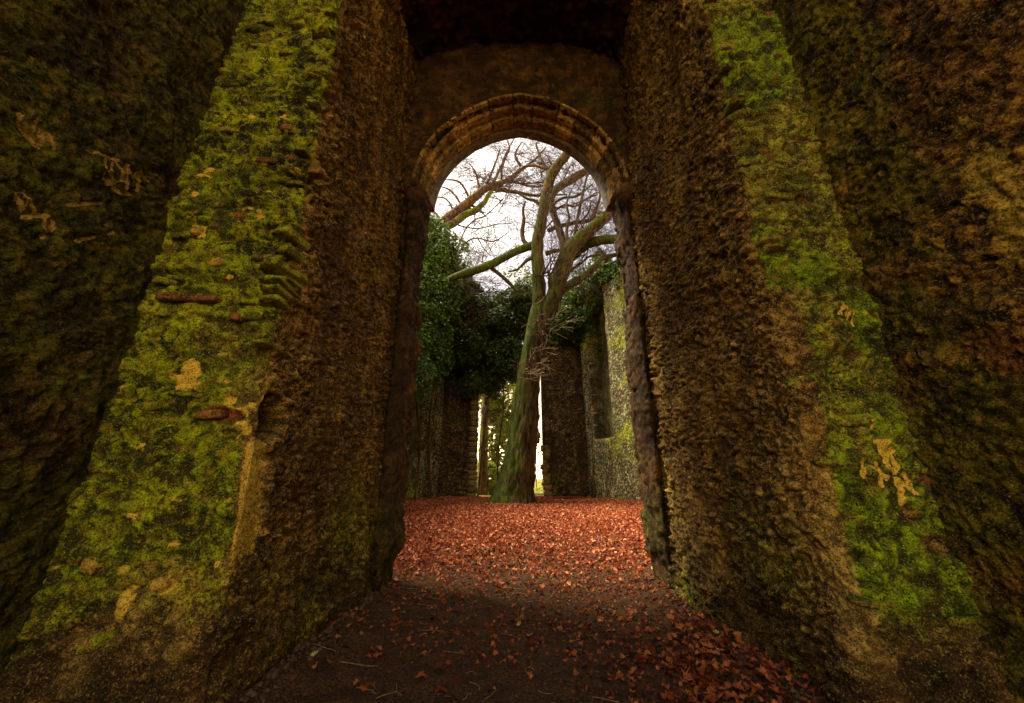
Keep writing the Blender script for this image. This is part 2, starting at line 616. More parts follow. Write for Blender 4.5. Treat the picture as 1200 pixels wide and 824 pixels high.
SCR_R += [zoomed(s, 960, 320, 515 / 200.) for s in ([(48, 130), (65, 95)], [(65, 95), (88, 155)], [(92, 115), (100, 160)], [(60, 90), (60, 130)])]


def wall_hits(strokes, how, val):
    o = []
    for s in strokes:
        q = [how(px, py, val) for px, py in s]
        o.append([((p.y if how is atx else p.x), p.z) for p in q])
    return o


YF = 2.66        # plane of the two pier fronts
YB = 5.20        # plane of the arch wall
XLI, XRI = -1.74, 1.99
XLO, XRO = -2.90, 2.80
TOP = 9.9


def pier(side):
    left = side < 0
    xi0, xo = (XLI, XLO) if left else (XRI, XRO)
    lean = -.020 if left else .014
    wfront = abs(xo - xi0) + .12
    s_front = stepped((0, wfront, .0115))
    s_rev = stepped((.0, .5, .014), (.5, YB - YF + .10, .022))[1:]
    zs = stepped((-.35, 0, .07), (0, 5.4, .0125), (5.4, 7, .02), (7, TOP, .035))
    s = np.concatenate([s_front, wfront + s_rev])
    S, Z = np.meshgrid(s, zs, indexing='ij')
    xi = xi0 + lean * Z
    r = .10 + .05 * vnoise(np.stack([Z.ravel() * 1.3, 0 * Z.ravel(), 0 * Z.ravel() + side], 1), 3).reshape(Z.shape)
    fr = S <= wfront
    sgn = 1 if left else -1
    # x runs from the outer corner to the inner edge, then y runs down the reveal
    X = np.where(fr, xo - sgn * .12 + sgn * (S / wfront) * (np.abs(xo - xi) + .12), xi)
    Y = np.where(fr, YF, YF + (S - wfront))
    dx = np.clip(wfront - S, 0, 1)
    dyy = np.clip(S - wfront, 0, 1)
    dist = np.abs(S - wfront)                        # distance from the corner
    ang = np.clip(.5 + (S - wfront) / (2 * r), 0, 1) * math.pi / 2
    # rounded arris
    k = np.clip(1 - dist / r, 0, 1)
    pull = r * .30 * k * k
    NX = np.sin(ang) * sgn
    NY = -np.cos(ang)
    B = np.stack([X, Y, Z], -1)
    N = np.stack([NX, NY, 0 * NX], -1)
    P = B.reshape(-1, 3)
    sd = 100 if left else 200
    front = (1 - ss(-.05, .12, S - wfront)).ravel()
    d0, stone, cc = rubble(P, 1.0, .085, sd)
    d1, st2, c2 = rubble(P, .9, .036, sd + 7)
    big = fbm(P, (1.1, 1.1, .8), sd + 1, 3)
    med = fbm(P, (4, 4, 5), sd + 2, 4)
    lay = fbm(P, (2.2, 2.2, 17), sd + 3, 3)          # bedding courses
    fin = fbm(P, (30, 30, 34), sd + 4, 3)
    z = P[:, 2]
    D = .04 * big + (.015 + .017 * front) * med + (.8 * d0 + .25 * d1) * (.35 + .65 * front) + (.25 * d0 + .75 * d0 * (cc > .72) + 1.0 * d1) * (1 - front) + .010 * fin
    lay_w = front * (.4 + .6 * ss(1.6, 3.2, z)) * (1.0 if left else .55)
    D += .032 * lay * lay_w
    D -= pull.ravel()
    dc = dist.ravel()
    # courses that stand out along the broken arris
    cz = z / .118 + .6 * fbm(P, (.9, .9, .9), sd + 5, 2)
    ci = np.floor(cz)
    cf = cz - ci
    crs = hsh(ci.astype(np.int64), ci.astype(np.int64) * 0, ci.astype(np.int64) * 0, sd + 6)
    cw = np.exp(-(dc / .26) ** 2) * ss(1.7, 2.6, z)
    D += cw * ((crs - .55) * .055 * (np.sin(cf * math.pi) ** .5) - .020 * (1 - np.sin(cf * math.pi)) ** 2)
    sig = S.ravel() - wfront                        # negative on the front
    ero = fbm(P, (.9, .9, 1.3), sd + 8, 3)
    D -= np.clip(ero, 0, 1) * .07 * np.exp(-(dc / .22) ** 2)
    # foot swells outward into rough masonry
    D += .05 * ss(.9, 0, z) * (1 + .5 * med)
    pale = ss(.45, .95, fbm(P, (7, 7, 10), sd + 9, 4)) * front * .75 * ss(.1, 1, z)
    red = ss(.75, 1.0, fbm(P, (2.6, 2.6, 8), sd + 10, 4)) * front * .7
    moss = front * (.80 - .34 * ss(-.35, .25, fbm(P, (1.4, 1.4, 1.6), sd + 11, 3))) + (1 - front) * (.12 + .22 * fbm(P, (.9, .9, 1.), sd + 12, 3) + .26 * ss(1.9, .3, z))
    if left:
        moss = moss - .45 * front * ss(.75, .25, z) + .15 * front * ss(2.0, 3.2, z)
        # the hole at the arris with the bare plaster strip below
        hx, hz = .15, 1.83
        rr = np.hypot((sig - hx) / .15, (z - hz) / .19) + .22 * fbm(P, (9, 9, 9), 71, 3)
        D -= .42 * ss(1.15, .5, rr)
        moss -= ss(1.5, .9, rr)
        w = ss(.13, .095, np.abs(sig - .06 + .025 * np.sin(z * 5)) + .02 * med) * ss(.82, .95, z) * ss(1.72, 1.62, z)
        pale = np.maximum(pale, 0)
        pale = np.maximum(pale, .48 * w)
        D = D * (1 - .7 * w) - .02 * w
        moss = moss * (1 - w)
        stone = stone * (1 - w) + w * 1.05
        h2 = np.hypot((sig + .27) / .13, (z - 1.83) / .05) + .3 * med
        D -= .06 * ss(1.2, .5, h2)
        red = np.maximum(red, ss(1.6, 1.0, h2) * .9)
        moss = moss * ss(.6, 1.6, h2)
        for px, py, rx, rz_ in ((222, 440, .07, .13), (250, 205, .06, .035), (232, 232, .05, .04), (236, 272, .04, .06), (255, 308, .06, .04), (215, 445, .03, .14), (105, 660, .05, .04), (160, 600, .035, .05), (148, 710, .05, .09), (195, 685, .06, .05)):
            q = at(px, py, YF)
            e = np.hypot((P[:, 0] - q.x) / rx, (z - q.z) / rz_) + .35 * med
            pale = np.maximum(pale, .75 * ss(1.5, .5, e + .25 * fin) * front)
    else:
        moss = moss - .55 * front * ss(.9, .3, z) - .5 * ss(.22, .10, dc) * ss(3.2, 2.2, z)
        for px, py, rx, rz_, dd in ((1072, 604, .05, .07, .07), (1105, 640, .10, .05, .03), (940, 235, .05, .05, .05), (1000, 415, .07, .03, .02)):
            q = at(px, py, YF)
            e = np.hypot((P[:, 0] - q.x) / rx, (z - q.z) / rz_) + .35 * med
            D -= dd * ss(1.2, .5, e)
            moss *= ss(.6, 1.2, e)
            red = np.maximum(red, .30 * ss(1.3, .8, e))
        for px, py, rr_ in ((829, 455, .055), (868, 352, .05), (845, 300, .035), (800, 520, .03)):
            q = atx(px, py, xi0)
            e = np.hypot((P[:, 1] - q.y) / (rr_ * 1.6), (z - q.z) / rr_) + .3 * med
            D -= .06 * ss(1.2, .4, e) * (1 - front)
        pale *= .6
        # the scratched initials
        sx = np.full(len(P), 9.)
        for k_, st in enumerate(wall_hits(SCR_R, at, YF)):
            wd = .019 if k_ < 10 else .008
            sx = np.minimum(sx, seg_dist(P[:, 0], z, st) * (.013 / wd))
        e = ss(.017, .009, sx + .004 * med) * front
        D -= .008 * e
        pale = np.maximum(pale, e)
        moss = moss * (1 - e)
    pocks = ss(.55, .8, fbm(P, (5, 2.6, 6.5), sd + 13, 3)) * (1 - front)
    D -= .020 * pocks
    stone_mix = np.clip(front * (.25 + .6 * stone) + (1 - front) * (.15 + .8 * st2 * (.4 + .8 * c2)) + .25 * fin * .6, 0, 1)
    M = np.stack([np.clip(moss, 0, 1), np.clip(pale, 0, 1), np.clip(red, 0, 1), stone_mix], 1)
    stone_mix = stone_mix * (1 - .75 * ss(1.0, .15, z))  # stonework colour gets darker towards the foot
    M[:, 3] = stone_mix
    shp = S.shape
    if left:
        boxes = [(xo - .5, xi0 - .42, YF + .12, YB + .05, -.3, TOP)]
    else:
        boxes = [(xi0 + .42, xo + .6, YF + .12, YB + .05, -.3, TOP)]
    nm = "stone_pier"
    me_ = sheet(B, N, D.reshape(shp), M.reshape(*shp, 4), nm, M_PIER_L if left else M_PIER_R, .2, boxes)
    root = empty(nm, (xi0, YF, 0))
    o = link("masonry", me_, root)
    if left:
        tag(root, "green mossy rubble pier left of the passage with a dark hole in its corner", "wall")
    else:
        tag(root, "green mossy rubble pier right of the passage with yellow initials scratched in its moss", "wall")
    return root


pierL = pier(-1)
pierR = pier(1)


def chamber_wall(side):
    left = side < 0
    X0 = XLO if left else XRO
    sgn = 1 if left else -1
    ys_ = stepped((-2.4, .9, .12), (.9, YF + .06, .0135))
    zs = stepped((-.3, 0, .1), (0, 4.6, .0135), (4.6, 6.8, .02), (6.8, 10.6, .12))
    Y, Z = np.meshgrid(ys_, zs, indexing='ij')
    B = np.stack([np.full_like(Y, X0), Y, Z], -1)
    N = np.stack([np.full_like(Y, sgn), 0 * Y, 0 * Y], -1)
    P = B.reshape(-1, 3)
    sd = 300 if left else 400
    d0, stone, cc = rubble(P, 1.2, .10, sd)
    d1, st2, c2 = rubble(P, 1., .045, sd + 3)
    big = fbm(P, (1.5, 1.5, 1.5), sd + 1, 3)
    med = fbm(P, (5, 5, 6), sd + 2, 4)
    fin = fbm(P, (26, 26, 26), sd + 4, 3)
    D = .035 * big + .022 * med + .30 * d0 + .7 * d1 + .014 * fin
    D *= ss(YF, YF - .10, P[:, 1]) * .7 + .3
    moss = .62 + .5 * fbm(P, (2.2, 2.2, 2.4), sd + 5, 4)
    red = 0 * moss
    pale = 0 * moss
    if left:
        sx = np.full(len(P), 9.)
        for st in wall_hits(SCR_L, atx, X0):
            sx = np.minimum(sx, seg_dist(P[:, 1], P[:, 2], st))
        e = ss(.015, .008, sx + .002 * med)
        D -= .010 * e
        pale = e * 1.0
        moss -= e
    else:
        moss -= .85 * ss(.0, .7, P[:, 2] - 1.2) * ss(2.15, 1.7, P[:, 1])
        q = atx(1180, 400, X0)
        e = np.hypot((P[:, 1] - q.y) / .3, (P[:, 2] - q.z) / .32) + .5 * med
        red = ss(1.7, .3, e) * .46
        q = atx(1175, 230, X0)
        e = np.hypot((P[:, 1] - q.y) / .22, (P[:, 2] - q.z) / .6) + .5 * med
        pale = ss(1.6, .2, e) * .50
    stone_mix = np.clip(.2 + .7 * stone * (.5 + .5 * cc) + .2 * fin, 0, 1)
    M = np.stack([np.clip(moss, 0, 1), pale, red, stone_mix], 1)
    bx = (X0 - 1.0, X0 - .2, -2.35, YB, -.3, 10.6) if left else (X0 + .2, X0 + 1.0, -2.35, YB, -.3, 10.6)
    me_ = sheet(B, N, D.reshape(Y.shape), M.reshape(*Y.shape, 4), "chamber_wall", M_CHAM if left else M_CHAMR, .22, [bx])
    root = empty("chamber_wall", (X0, 0, 0))
    link("masonry", me_, root)
    if left:
        tag(root, "dark mossy side wall at the far left with letters scratched into it", "wall")
    else:
        tag(root, "dark side wall at the far right with an ochre and rust stained patch", "wall")
    return root


chamber_wall(-1)
chamber_wall(1)

# ------------------------------------------------------------------ arch wall closing the passage
AX, AR, SPR = .15, 1.82, 6.22            # arch centre, radius of the opening in the rubble, springing height
OFF = .24                                 # the two arcs are struck from centres this far apart: a slight point


def arch_pt(r, t):
    """t 0..1 from left springing over the crown to the right springing"""
    R = r + OFF
    a0 = math.acos(OFF / R)               # angle of the crown on each arc
    if t <= .5:
        a = math.pi - (t / .5) * (math.pi - (math.pi - a0))
        a = math.pi - (t / .5) * a0
        return AX + OFF + R * math.cos(a), SPR + R * math.sin(a)
    a = a0 * (1 - (t - .5) / .5)
    return AX - OFF + R * math.cos(a), SPR + R * math.sin(a)


def arch_wall():
    prof = []                              # opening outline, left foot -> crown -> right foot
    zj = np.arange(-.3, SPR - .06, .03)
    for z in zj:
        prof.append((AX - 1.72, z, -1, 0))
    for t in np.linspace(0, 1, 190):
        x, z = arch_pt(AR, t)
        prof.append((x, z, 0, 0))
    for z in zj[::-1]:
        prof.append((AX + 1.76, z, 1, 0))
    C = np.array([(p[0], p[1]) for p in prof])
    T = np.gradient(C, axis=0)
    T /= np.linalg.norm(T, axis=1)[:, None] + 1e-9
    Nn = np.stack([T[:, 1], -T[:, 0]], 1)   # points into the opening
    O = np.empty_like(C)
    XL, XR, ZT = -2.25, 2.40, TOP
    for i, (c, nn) in enumerate(zip(C, Nn)):
        d = -nn
        ts = []
        if d[0] < -1e-6:
            ts.append((XL - c[0]) / d[0])
        if d[0] > 1e-6:
            ts.append((XR - c[0]) / d[0])
        if d[1] > 1e-6:
            ts.append((ZT - c[1]) / d[1])
        O[i] = c + d * min(ts)
    wv = np.concatenate([np.linspace(0, 1, 34)])
    depth = stepped((.03, .74, .03))
    cols = []
    nrm = []
    n = len(C)
    for w in wv:                            # front face, from far rim to the opening
        q = O * (1 - w) + C * w
        cols.append(np.stack([q[:, 0], np.full(n, YB), q[:, 1]], 1))
        k = ss(.93, 1.0, w)
        nv = np.stack([Nn[:, 0] * k * .8, np.full(n, -1.0), Nn[:, 1] * k * .8], 1)
        nrm.append(nv / np.linalg.norm(nv, axis=1)[:, None])
    for dd in depth:                        # the reveal
        cols.append(np.stack([C[:, 0], np.full(n, YB + dd), C[:, 1]], 1))
        nrm.append(np.stack([Nn[:, 0], 0 * Nn[:, 0], Nn[:, 1]], 1))
    for w in (.9, .6, .3, 0):               # back face
        q = O * (1 - w) + C * w
        cols.append(np.stack([q[:, 0], np.full(n, YB + .74), q[:, 1]], 1))
        nrm.append(np.tile([[0, 1.0, 0]], (n, 1)))
    B = np.stack(cols, 1)
    N = np.stack(nrm, 1)
    P = B.reshape(-1, 3)
    d0, stone, cc = rubble(P, 1.4, .12, 500)
    d1, st2, c2 = rubble(P, 1.0, .05, 505)
    big = fbm(P, (1.4, 1.4, 1.8), 501, 3)
    med = fbm(P, (5, 3, 5), 502, 4)
    jam = ss(SPR - .1, SPR - .6, P[:, 2])
    D = (.6 * d0 + .8 * d1 + .012 * med) * (1 - jam) + (.045 * big + .03 * med + .45 * d0 + .7 * d1 + .012 * fbm(P, (22, 22, 22), 509, 3)) * jam
    # deep rebate where the jamb meets the passage wall
    for xw in (XLI - .09, XRI + .05):
        D -= .16 * np.exp(-((P[:, 0] - xw) / .07) ** 2) * jam * (P[:, 1] < YB + .01)
    # stump of a broken impost at the springing
    D += .09 * np.exp(-((P[:, 2] - SPR + .25) / .22) ** 2) * ss(YB + .5, YB, P[:, 1]) * (np.abs(P[:, 0] - AX) < 1.95)
    lv = ss(.5, .65, vnoise(np.stack([P[:, 2] * 1.1, P[:, 0] * 0, P[:, 0] * 0 + 2], 1), 8))
    D -= .08 * lv * jam
    moss = .15 + .35 * fbm(P, (1.2, 1.2, 1.2), 503, 3) + .35 * ss(2.2, .5, P[:, 2])
    M = np.stack([np.clip(moss, 0, 1), 0 * moss, 0 * moss, np.clip(.15 + .8 * stone * cc + .25 * med, 0, 1)], 1)
    me_ = sheet(B, N, D.reshape(B.shape[:2]), M.reshape(*B.shape[:2], 4), "arch_wall", M_ARCHW, .05)
    root = empty("arch_wall", (AX, YB, 0))
    link("masonry", me_, root)
    tag(root, "end wall of the passage with a slightly pointed arch of moulded stones and ragged rubble jambs", "archway")

    # moulded voussoirs: each block is one stone
    prof = [(1.87, .02), (1.87, -.015), (1.845, -.03), (1.81, -.02), (1.80, .03), (1.815, .10), (1.79, .15), (1.75, .12), (1.72, .16),
            (1.72, .23), (1.735, .29), (1.70, .33), (1.67, .33), (1.655, .38), (1.655, .52), (1.90, .52)]
    nv = 13
    ts = [0]
    for k in range(nv):
        ts.append(ts[-1] + rnd.uniform(.75, 1.25))
    ts = [t / ts[-1] for t in ts]
    for k in range(nv):
        t0, t1 = ts[k] + .0018, ts[k + 1] - .0018
        # dressed stones settle a little against each other
        dr, dy = rnd.uniform(-.008, .008), rnd.uniform(-.012, .010)
        cut = 7
        V, Fc = [], []
        for i in range(cut):
            t = t0 + (t1 - t0) * i / (cut - 1)
            for (r, y) in prof:
                x, z = arch_pt(r + dr, t)
                V.append((x, YB + y + dy, z))
        V = np.array(V)
        V += .012 * np.stack([fbm(V, (9, 9, 9), 601, 3), fbm(V, (9, 9, 9), 602, 3), fbm(V, (9, 9, 9), 603, 3)], 1)
        L = len(prof)
        for i in range(cut - 1):
            for j in range(L):
                a, b_ = i * L + j, i * L + (j + 1) % L
                Fc.append([a, b_, b_ + L, a + L])
        me_ = bpy.data.meshes.new("voussoir")
        faces = [list(map(int, f)) for f in Fc] + [list(range(L))[::-1], list(range((cut - 1) * L, cut * L))]
        c = V.mean(0)
        me_.from_pydata([tuple(v - c) for v in V], [], faces)
        me_.materials.append(M_VOUS)
        o = link("voussoir", me_, root, c)
    # inner chamfered ring behind, greyer stone
    for k in range(15):
        t0, t1 = k / 15 + .0003, (k + 1) / 15 - .0003
        V, faces = [], []
        pr = [(1.88, .528), (1.665, .528), (1.63, .58), (1.63, .76), (1.88, .76)]
        L = len(pr)
        for i in range(5):
            t = t0 + (t1 - t0) * i / 4
            for r, y in pr:
                x, z = arch_pt(r, t)
                V.append((x, YB + y, z))
        V = np.array(V)
        V += .006 * np.stack([fbm(V, (7, 7, 7), 611, 3), fbm(V, (7, 7, 7), 612, 3), fbm(V, (7, 7, 7), 613, 3)], 1)
        for i in range(4):
            for j in range(L):
                a, b_ = i * L + j, i * L + (j + 1) % L
                faces.append([a, b_, b_ + L, a + L])
        faces += [list(range(L))[::-1], list(range(4 * L, 5 * L))]
        c = V.mean(0)
        me_ = bpy.data.meshes.new("soffit_stone")
        me_.from_pydata([tuple(v - c) for v in V], [], faces)
        me_.materials.append(M_VOUSD)
        link("soffit_stone", me_, root, c)
    return root


archw = arch_wall()


def flat_ceiling(name, x0, x1, y0, y1, zf_, step, mat, seed, thick=.5, label=None):
    xs_ = np.arange(x0, x1 + step, step)
    ys_ = np.arange(y0, y1 + step, step)
    X, Y = np.meshgrid(xs_, ys_, indexing='ij')
    Z = zf_(X, Y)
    B = np.stack([X, Y, Z], -1)
    N = np.stack([0 * X, 0 * X, -np.ones_like(X)], -1)
    P = B.reshape(-1, 3)
    d0, stone, cc = rubble(P, 1.6, .14, seed)
    med = fbm(P, (2.5, 2.5, 2.5), seed + 1, 4)
    D = d0 + .05 * med
    M = np.stack([0 * D + .1, 0 * D, 0 * D, np.clip(.2 + .7 * stone * cc, 0, 1)], 1)
    me_ = sheet(B, N, D.reshape(X.shape), M.reshape(*X.shape, 4), name, mat, -.0, [(x0, x1, y0, y1, TOP + .15, TOP + .15 + thick)])
    o = link(name, me_)
    tag(o, label, kind="structure")
    return o


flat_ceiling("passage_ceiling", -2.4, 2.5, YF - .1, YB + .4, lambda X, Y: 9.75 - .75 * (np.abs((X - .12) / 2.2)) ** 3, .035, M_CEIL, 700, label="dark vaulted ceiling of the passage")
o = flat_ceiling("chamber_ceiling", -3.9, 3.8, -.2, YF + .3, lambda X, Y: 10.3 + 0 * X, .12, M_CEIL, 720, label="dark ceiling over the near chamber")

# masonry above the passage mouth, added low sky blocker behind the viewpoint, outer wall of the tower toward the nave
def plain_wall(name, label, boxes, mat, cat="wall", loc=(0, 0, 0)):
    V, fs = np.zeros((0, 3)), []
    for bx in boxes:
        v, f = box_arrays(*bx)
        fs.append(f + len(V))
        V = np.concatenate([V, v])
    me_ = np_mesh(name, V, fs, mat, np.tile([[.3, 0, 0, .4]], (len(V), 1)), smooth=False)
    root = empty(name, loc)
    link("masonry", me_, root)
    tag(root, label, cat)


plain_wall("tower_wall", "outer tower masonry flanking the arch on the nave side", [
    (-7.5, -2.27, YB + .1, YB + .93, -.3, 12.5), (2.42, 8.3, YB + .1, YB + .93, -.3, 12.5), (-2.265, 2.415, YB + .1, YB + .93, TOP + .02, 12.5)], M_ARCHW, loc=(0, YB, 0))


plain_wall("sky_blocker", "added unseen low wall behind the viewpoint that cuts low sky light", [(-2.85, 2.75, -4.2, -3.4, -.3, 1.0)], M_CHAM, loc=(0, -3.8, 0))  # invented unseen wall, added to dim the pier feet and near floor

# ------------------------------------------------------------------ single stones on the piers
def stone_meshes(mat, n, seed, mask=None, amp=.17):
    out = []
    for k in range(n):
        V, Fq = [], []
        m_ = 4
        idx = {}
        for ax in range(3):
            for sg in (-1, 1):
                for i in range(m_):
                    for j in range(m_):
                        pass
        # cube sphere, 3x3 patches per face
        import itertools as it
        q = np.linspace(-1, 1, 4)
        fcs = []
        for ax in range(3):
            for sg in (-1, 1):
                ids = np.zeros((4, 4), int)
                for i in range(4):
                    for j in range(4):
                        p = [0, 0, 0]
                        p[ax] = sg
                        p[(ax + 1) % 3] = q[i]
                        p[(ax + 2) % 3] = q[j]
                        key = tuple(round(a, 3) for a in p)
                        if key not in idx:
                            idx[key] = len(V)
                            V.append(key)
                        ids[i, j] = idx[key]
                for i in range(3):
                    for j in range(3):
                        f = [ids[i, j], ids[i + 1, j], ids[i + 1, j + 1], ids[i, j + 1]]
                        fcs.append(f if sg > 0 else f[::-1])
        A = np.array(V, float)
        nr = A / np.linalg.norm(A, axis=1)[:, None]
        A = A * .78 + nr * .25
        A += amp * np.stack([fbm(nr + k * 7.3, (2.4,) * 3, seed + k, 2), fbm(nr + k * 3.1, (2.1,) * 3, seed + k + 50, 2), fbm(nr + k * 5.7, (1.6,) * 3, seed + k + 90, 2)], 1)
        me_ = bpy.data.meshes.new("stone")
        me_.from_pydata([tuple(a) for a in A], [], [[int(v) for v in f] for f in fcs])
        me_.polygons.foreach_set("use_smooth", [True] * len(fcs))
        me_.materials.append(mat)
        if mask:
            at_ = me_.color_attributes.new("mask", 'FLOAT_COLOR', 'POINT')
            up = np.clip(A[:, 2], 0, 1) * .25 * (mask[0] > 0)
            mm = np.tile(np.array(mask, float), (len(A), 1))
            mm[:, 0] += up
            at_.data.foreach_set("color", mm.astype(np.float32).ravel())
        out.append(me_)
    return out


def put_stone(name, meshes, parent, loc, size, rot=(0, 0, 0), label=None):
    o = bpy.data.objects.new(name, rnd.choice(meshes))
    COL.objects.link(o)
    o.parent = parent
    o.location = Vector(loc) - Vector(parent.location)
    o.scale = size
    o.rotation_euler = rot
    if label:
        o["label"] = label
    return o


SQ = stone_meshes(M_PIER_L, 6, 40, (.50, 0, 0, .75))
SQR = stone_meshes(M_PIER_R, 6, 60, (.42, 0, 0, .70))
SB = stone_meshes(M_PIER_L, 3, 80, (.30, 0, .50, .5), .09)
SP = stone_meshes(M_PIER_L, 4, 90, (.2, .45, 0, .9))
SNV = stone_meshes(M_QUOINR, 5, 95)
# broken courses at the two arrises
for side, root, meshes, z0, z1 in ((-1, pierL, SQ, 2.15, 6.6), (1, pierR, SQR, 2.0, 6.6)):
    z = z0
    while z < z1:
        h = rnd.uniform(.022, .055)
        xi = (XLI - .02 * z) if side < 0 else (XRI + .014 * z)
        ln = rnd.uniform(.09, .20)
        wd = rnd.uniform(.05, .10)
        if rnd.random() < (.42 if side < 0 else .10):
            put_stone("corner_stone", meshes, root, (xi + side * (wd * rnd.uniform(.9, 1.15)), YF + ln * .55 + rnd.uniform(-.03, .06), z), (wd, ln, h * .8),
                      (rnd.uniform(-.12, .12), rnd.uniform(-.1, .1), rnd.uniform(-.25, .25)))
        z += h * rnd.uniform(1.7, 3.0)
# stones that stand proud on the front faces
for side, root, meshes, n in ((-1, pierL, SQ, 46), (1, pierR, SQR, 22)):
    for k in range(n):
        z = rnd.uniform(.3, 6.2)
        x = rnd.uniform(-2.78, -1.95) if side < 0 else rnd.uniform(2.1, 2.7)
        put_stone("stone", meshes, root, (x, YF + .012, z), (rnd.uniform(.05, .13), .035, rnd.uniform(.018, .045)), (rnd.uniform(-.15, .15), rnd.uniform(-.2, .2), 0))
for px, py, sx, sz in ((222, 351, .13, .034), (198, 350, .06, .03), (247, 352, .07, .028), (316, 193, .10, .030), (345, 190, .06, .03), (338, 154, .05, .03), (280, 374, .03, .030), (250, 487, .09, .03), (372, 205, .06, .03)):
    q = at(px, py, YF)
    put_stone("brick", SB, pierL, (q.x, YF - .012, q.z), (sx, .045, sz), (0, rnd.uniform(-.08, .08), 0), "red brick set in the mossy rubble")
for px, py, sx, sz in ((250, 205, .045, .03), (222, 228, .04, .02), (237, 236, .035, .025), (232, 272, .035, .04), (255, 310, .05, .03), (190, 683, .045, .035), (110, 663, .05, .035)):
    q = at(px, py, YF)
    put_stone("stone", SP, pierL, (q.x, YF - .005, q.z), (sx, .035, sz), (0, rnd.uniform(-.5, .5), 0), "pale yellowish stone bared of moss")

# ------------------------------------------------------------------ nave walls
def nave_wall(p0, p1, h, mat, seed, label, step=.048, niche=None, top_var=.5, pale_k=.6, moss_k=.5, base=0.0, band=None, edge=0.0, nm="nave_wall", thick=.8):
    p0, p1 = Vector(p0), Vector(p1)
    L = (p1 - p0).length
    T = (p1 - p0) / L
    Nn = Vector((T.y, -T.x, 0))
    mid = (p0 + p1) / 2
    if Nn.dot(Vector((0, 12, 0)) - Vector((mid.x, mid.y, 0))) < 0:
        Nn = -Nn
    s_ = np.arange(0, L + step * .5, step)
    z_ = np.arange(base - .3, h + step, step)
    S, Z = np.meshgrid(s_, z_, indexing='ij')
    topl = h + top_var * fbm(np.stack([s_, 0 * s_, 0 * s_], 1), (1.2, 1, 1), seed, 3)
    Zc = base - .3 + (Z - base + .3) * ((topl[:, None] - base + .3) / (h - base + .3))
    B = np.stack([p0.x + T.x * S, p0.y + T.y * S, Zc], -1)
    N = np.tile(np.array([Nn.x, Nn.y, 0.]), S.shape + (1,))
    P = B.reshape(-1, 3)
    U = np.stack([S.ravel(), 0 * S.ravel() + .5, Zc.ravel()], 1)
    f1, f2, cc = worley(U, (1 / .16, 1e-4, 1 / .125), seed, .6)
    dome = np.clip((f2 - f1) / .5, 0, 1)
    D = .045 * dome * (.4 + cc) * (1 - .8 * (sum(ss(a_ - .2, a_, S.ravel()) * ss(b_ + .2, b_, S.ravel()) for a_, b_, *_q in niche) if niche else 0)) + .05 * fbm(P, (.7, .7, .7), seed + 1, 3) + .02 * fbm(P, (4, 4, 4), seed + 2, 3)
    z = Zc.ravel()
    s = S.ravel()
    inn = 0 * z
    if niche:
        for (s0, s1, z0, z1, dep) in niche:
            w = (s1 - s0)
            zz = ss(z0 - .1, z0 + .15, z) * ss(z1 + .15, z1 - .1, z + .9 * np.abs((s - (s0 + s1) / 2) / w * 2) ** 2)
            k = ss(s0 - .06, s0 + .06, s) * ss(s1 + .06, s1 - .06, s) * zz
            D -= dep * k
            inn = np.maximum(inn, k)
            sill = ss(s0 - .15, s0 + .05, s) * ss(s1 + .15, s1 - .05, s) * np.exp(-((z - z0) / .35) ** 2)
            moss_s = sill
    moss = moss_k * (.5 + .9 * fbm(P, (.6, .6, .8), seed + 3, 3))
    if niche:
        moss = moss + .8 * moss_s
    if band:
        for bz in band:
            k = np.exp(-((z - bz) / .13) ** 2)
            D += .05 * k
    if edge:
        e0 = ss(edge, 0, s) + 0 * z
        D += 0 * e0
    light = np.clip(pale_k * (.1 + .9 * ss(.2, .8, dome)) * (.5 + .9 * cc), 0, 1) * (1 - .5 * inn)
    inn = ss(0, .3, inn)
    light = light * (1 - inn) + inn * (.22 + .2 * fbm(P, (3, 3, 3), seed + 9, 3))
    M = np.stack([np.clip(moss, 0, 1), 0 * z, 0 * z, light], 1)
    me_ = sheet(B, N, D.reshape(S.shape), M.reshape(*S.shape, 4), nm, mat, thick)
    # back slab
    bk = -Nn * thick
    c = [p0 + bk, p1 + bk]
    root = empty(nm, ((p0.x + p1.x) / 2, (p0.y + p1.y) / 2, 0))
    link("masonry", me_, root)
    vb = np.array([(c[0].x, c[0].y, base - .3), (c[1].x, c[1].y, base - .3), (c[1].x, c[1].y, h), (c[0].x, c[0].y, h)])
    mb = np_mesh("back_face", vb, np.array([[0, 1, 2, 3]]), mat, np.tile([[.3, 0, 0, .4]], (4, 1)), False)
    link("back_face", mb, root)
    tag(root, label, "wall")
    return root


nave_wall((4.45, 24.2, 0), (6.75, 18.6, 0), 13.0, M_NAVE, 801, "pale mossy flint wall right of the tree with a tall dark recess", niche=[(1.35, 3.2, 3.6, 14.5, .95), (-.3, .35, .4, 14.5, .35)], pale_k=1.35, moss_k=.6)
nave_wall((6.75, 18.6, 0), (8.0, 6.0, 0), 11.5, M_NAVE, 811, "flint nave wall running back from the pale recessed wall to the arch on the right", step=.2, pale_k=.7, moss_k=.7)
nave_wall((-6.6, 18.8, 0), (-4.5, 24.2, 0), 12.0, M_NAVE, 821, "pale flint wall at the left side of the nave under hanging ivy", niche=[(2.6, 3.7, .6, 9, .35)], pale_k=1.35, moss_k=.35)
nave_wall((-7.4, 6.0, 0), (-6.6, 18.8, 0), 11.5, M_NAVE, 831, "flint nave wall running back from the ivy covered wall to the arch on the left", step=.2, pale_k=.6, moss_k=.6)
nave_wall((1.98, 24.6, 0), (5.5, 24.6, 0), 11.0, M_NAVED, 841, "dark flint end wall directly right of the oak trunk and the bright gap", pale_k=.8, moss_k=.42, band=[4.1, 6.6], niche=[(.5, .85, 1.2, 3.8, .12)], edge=.5)
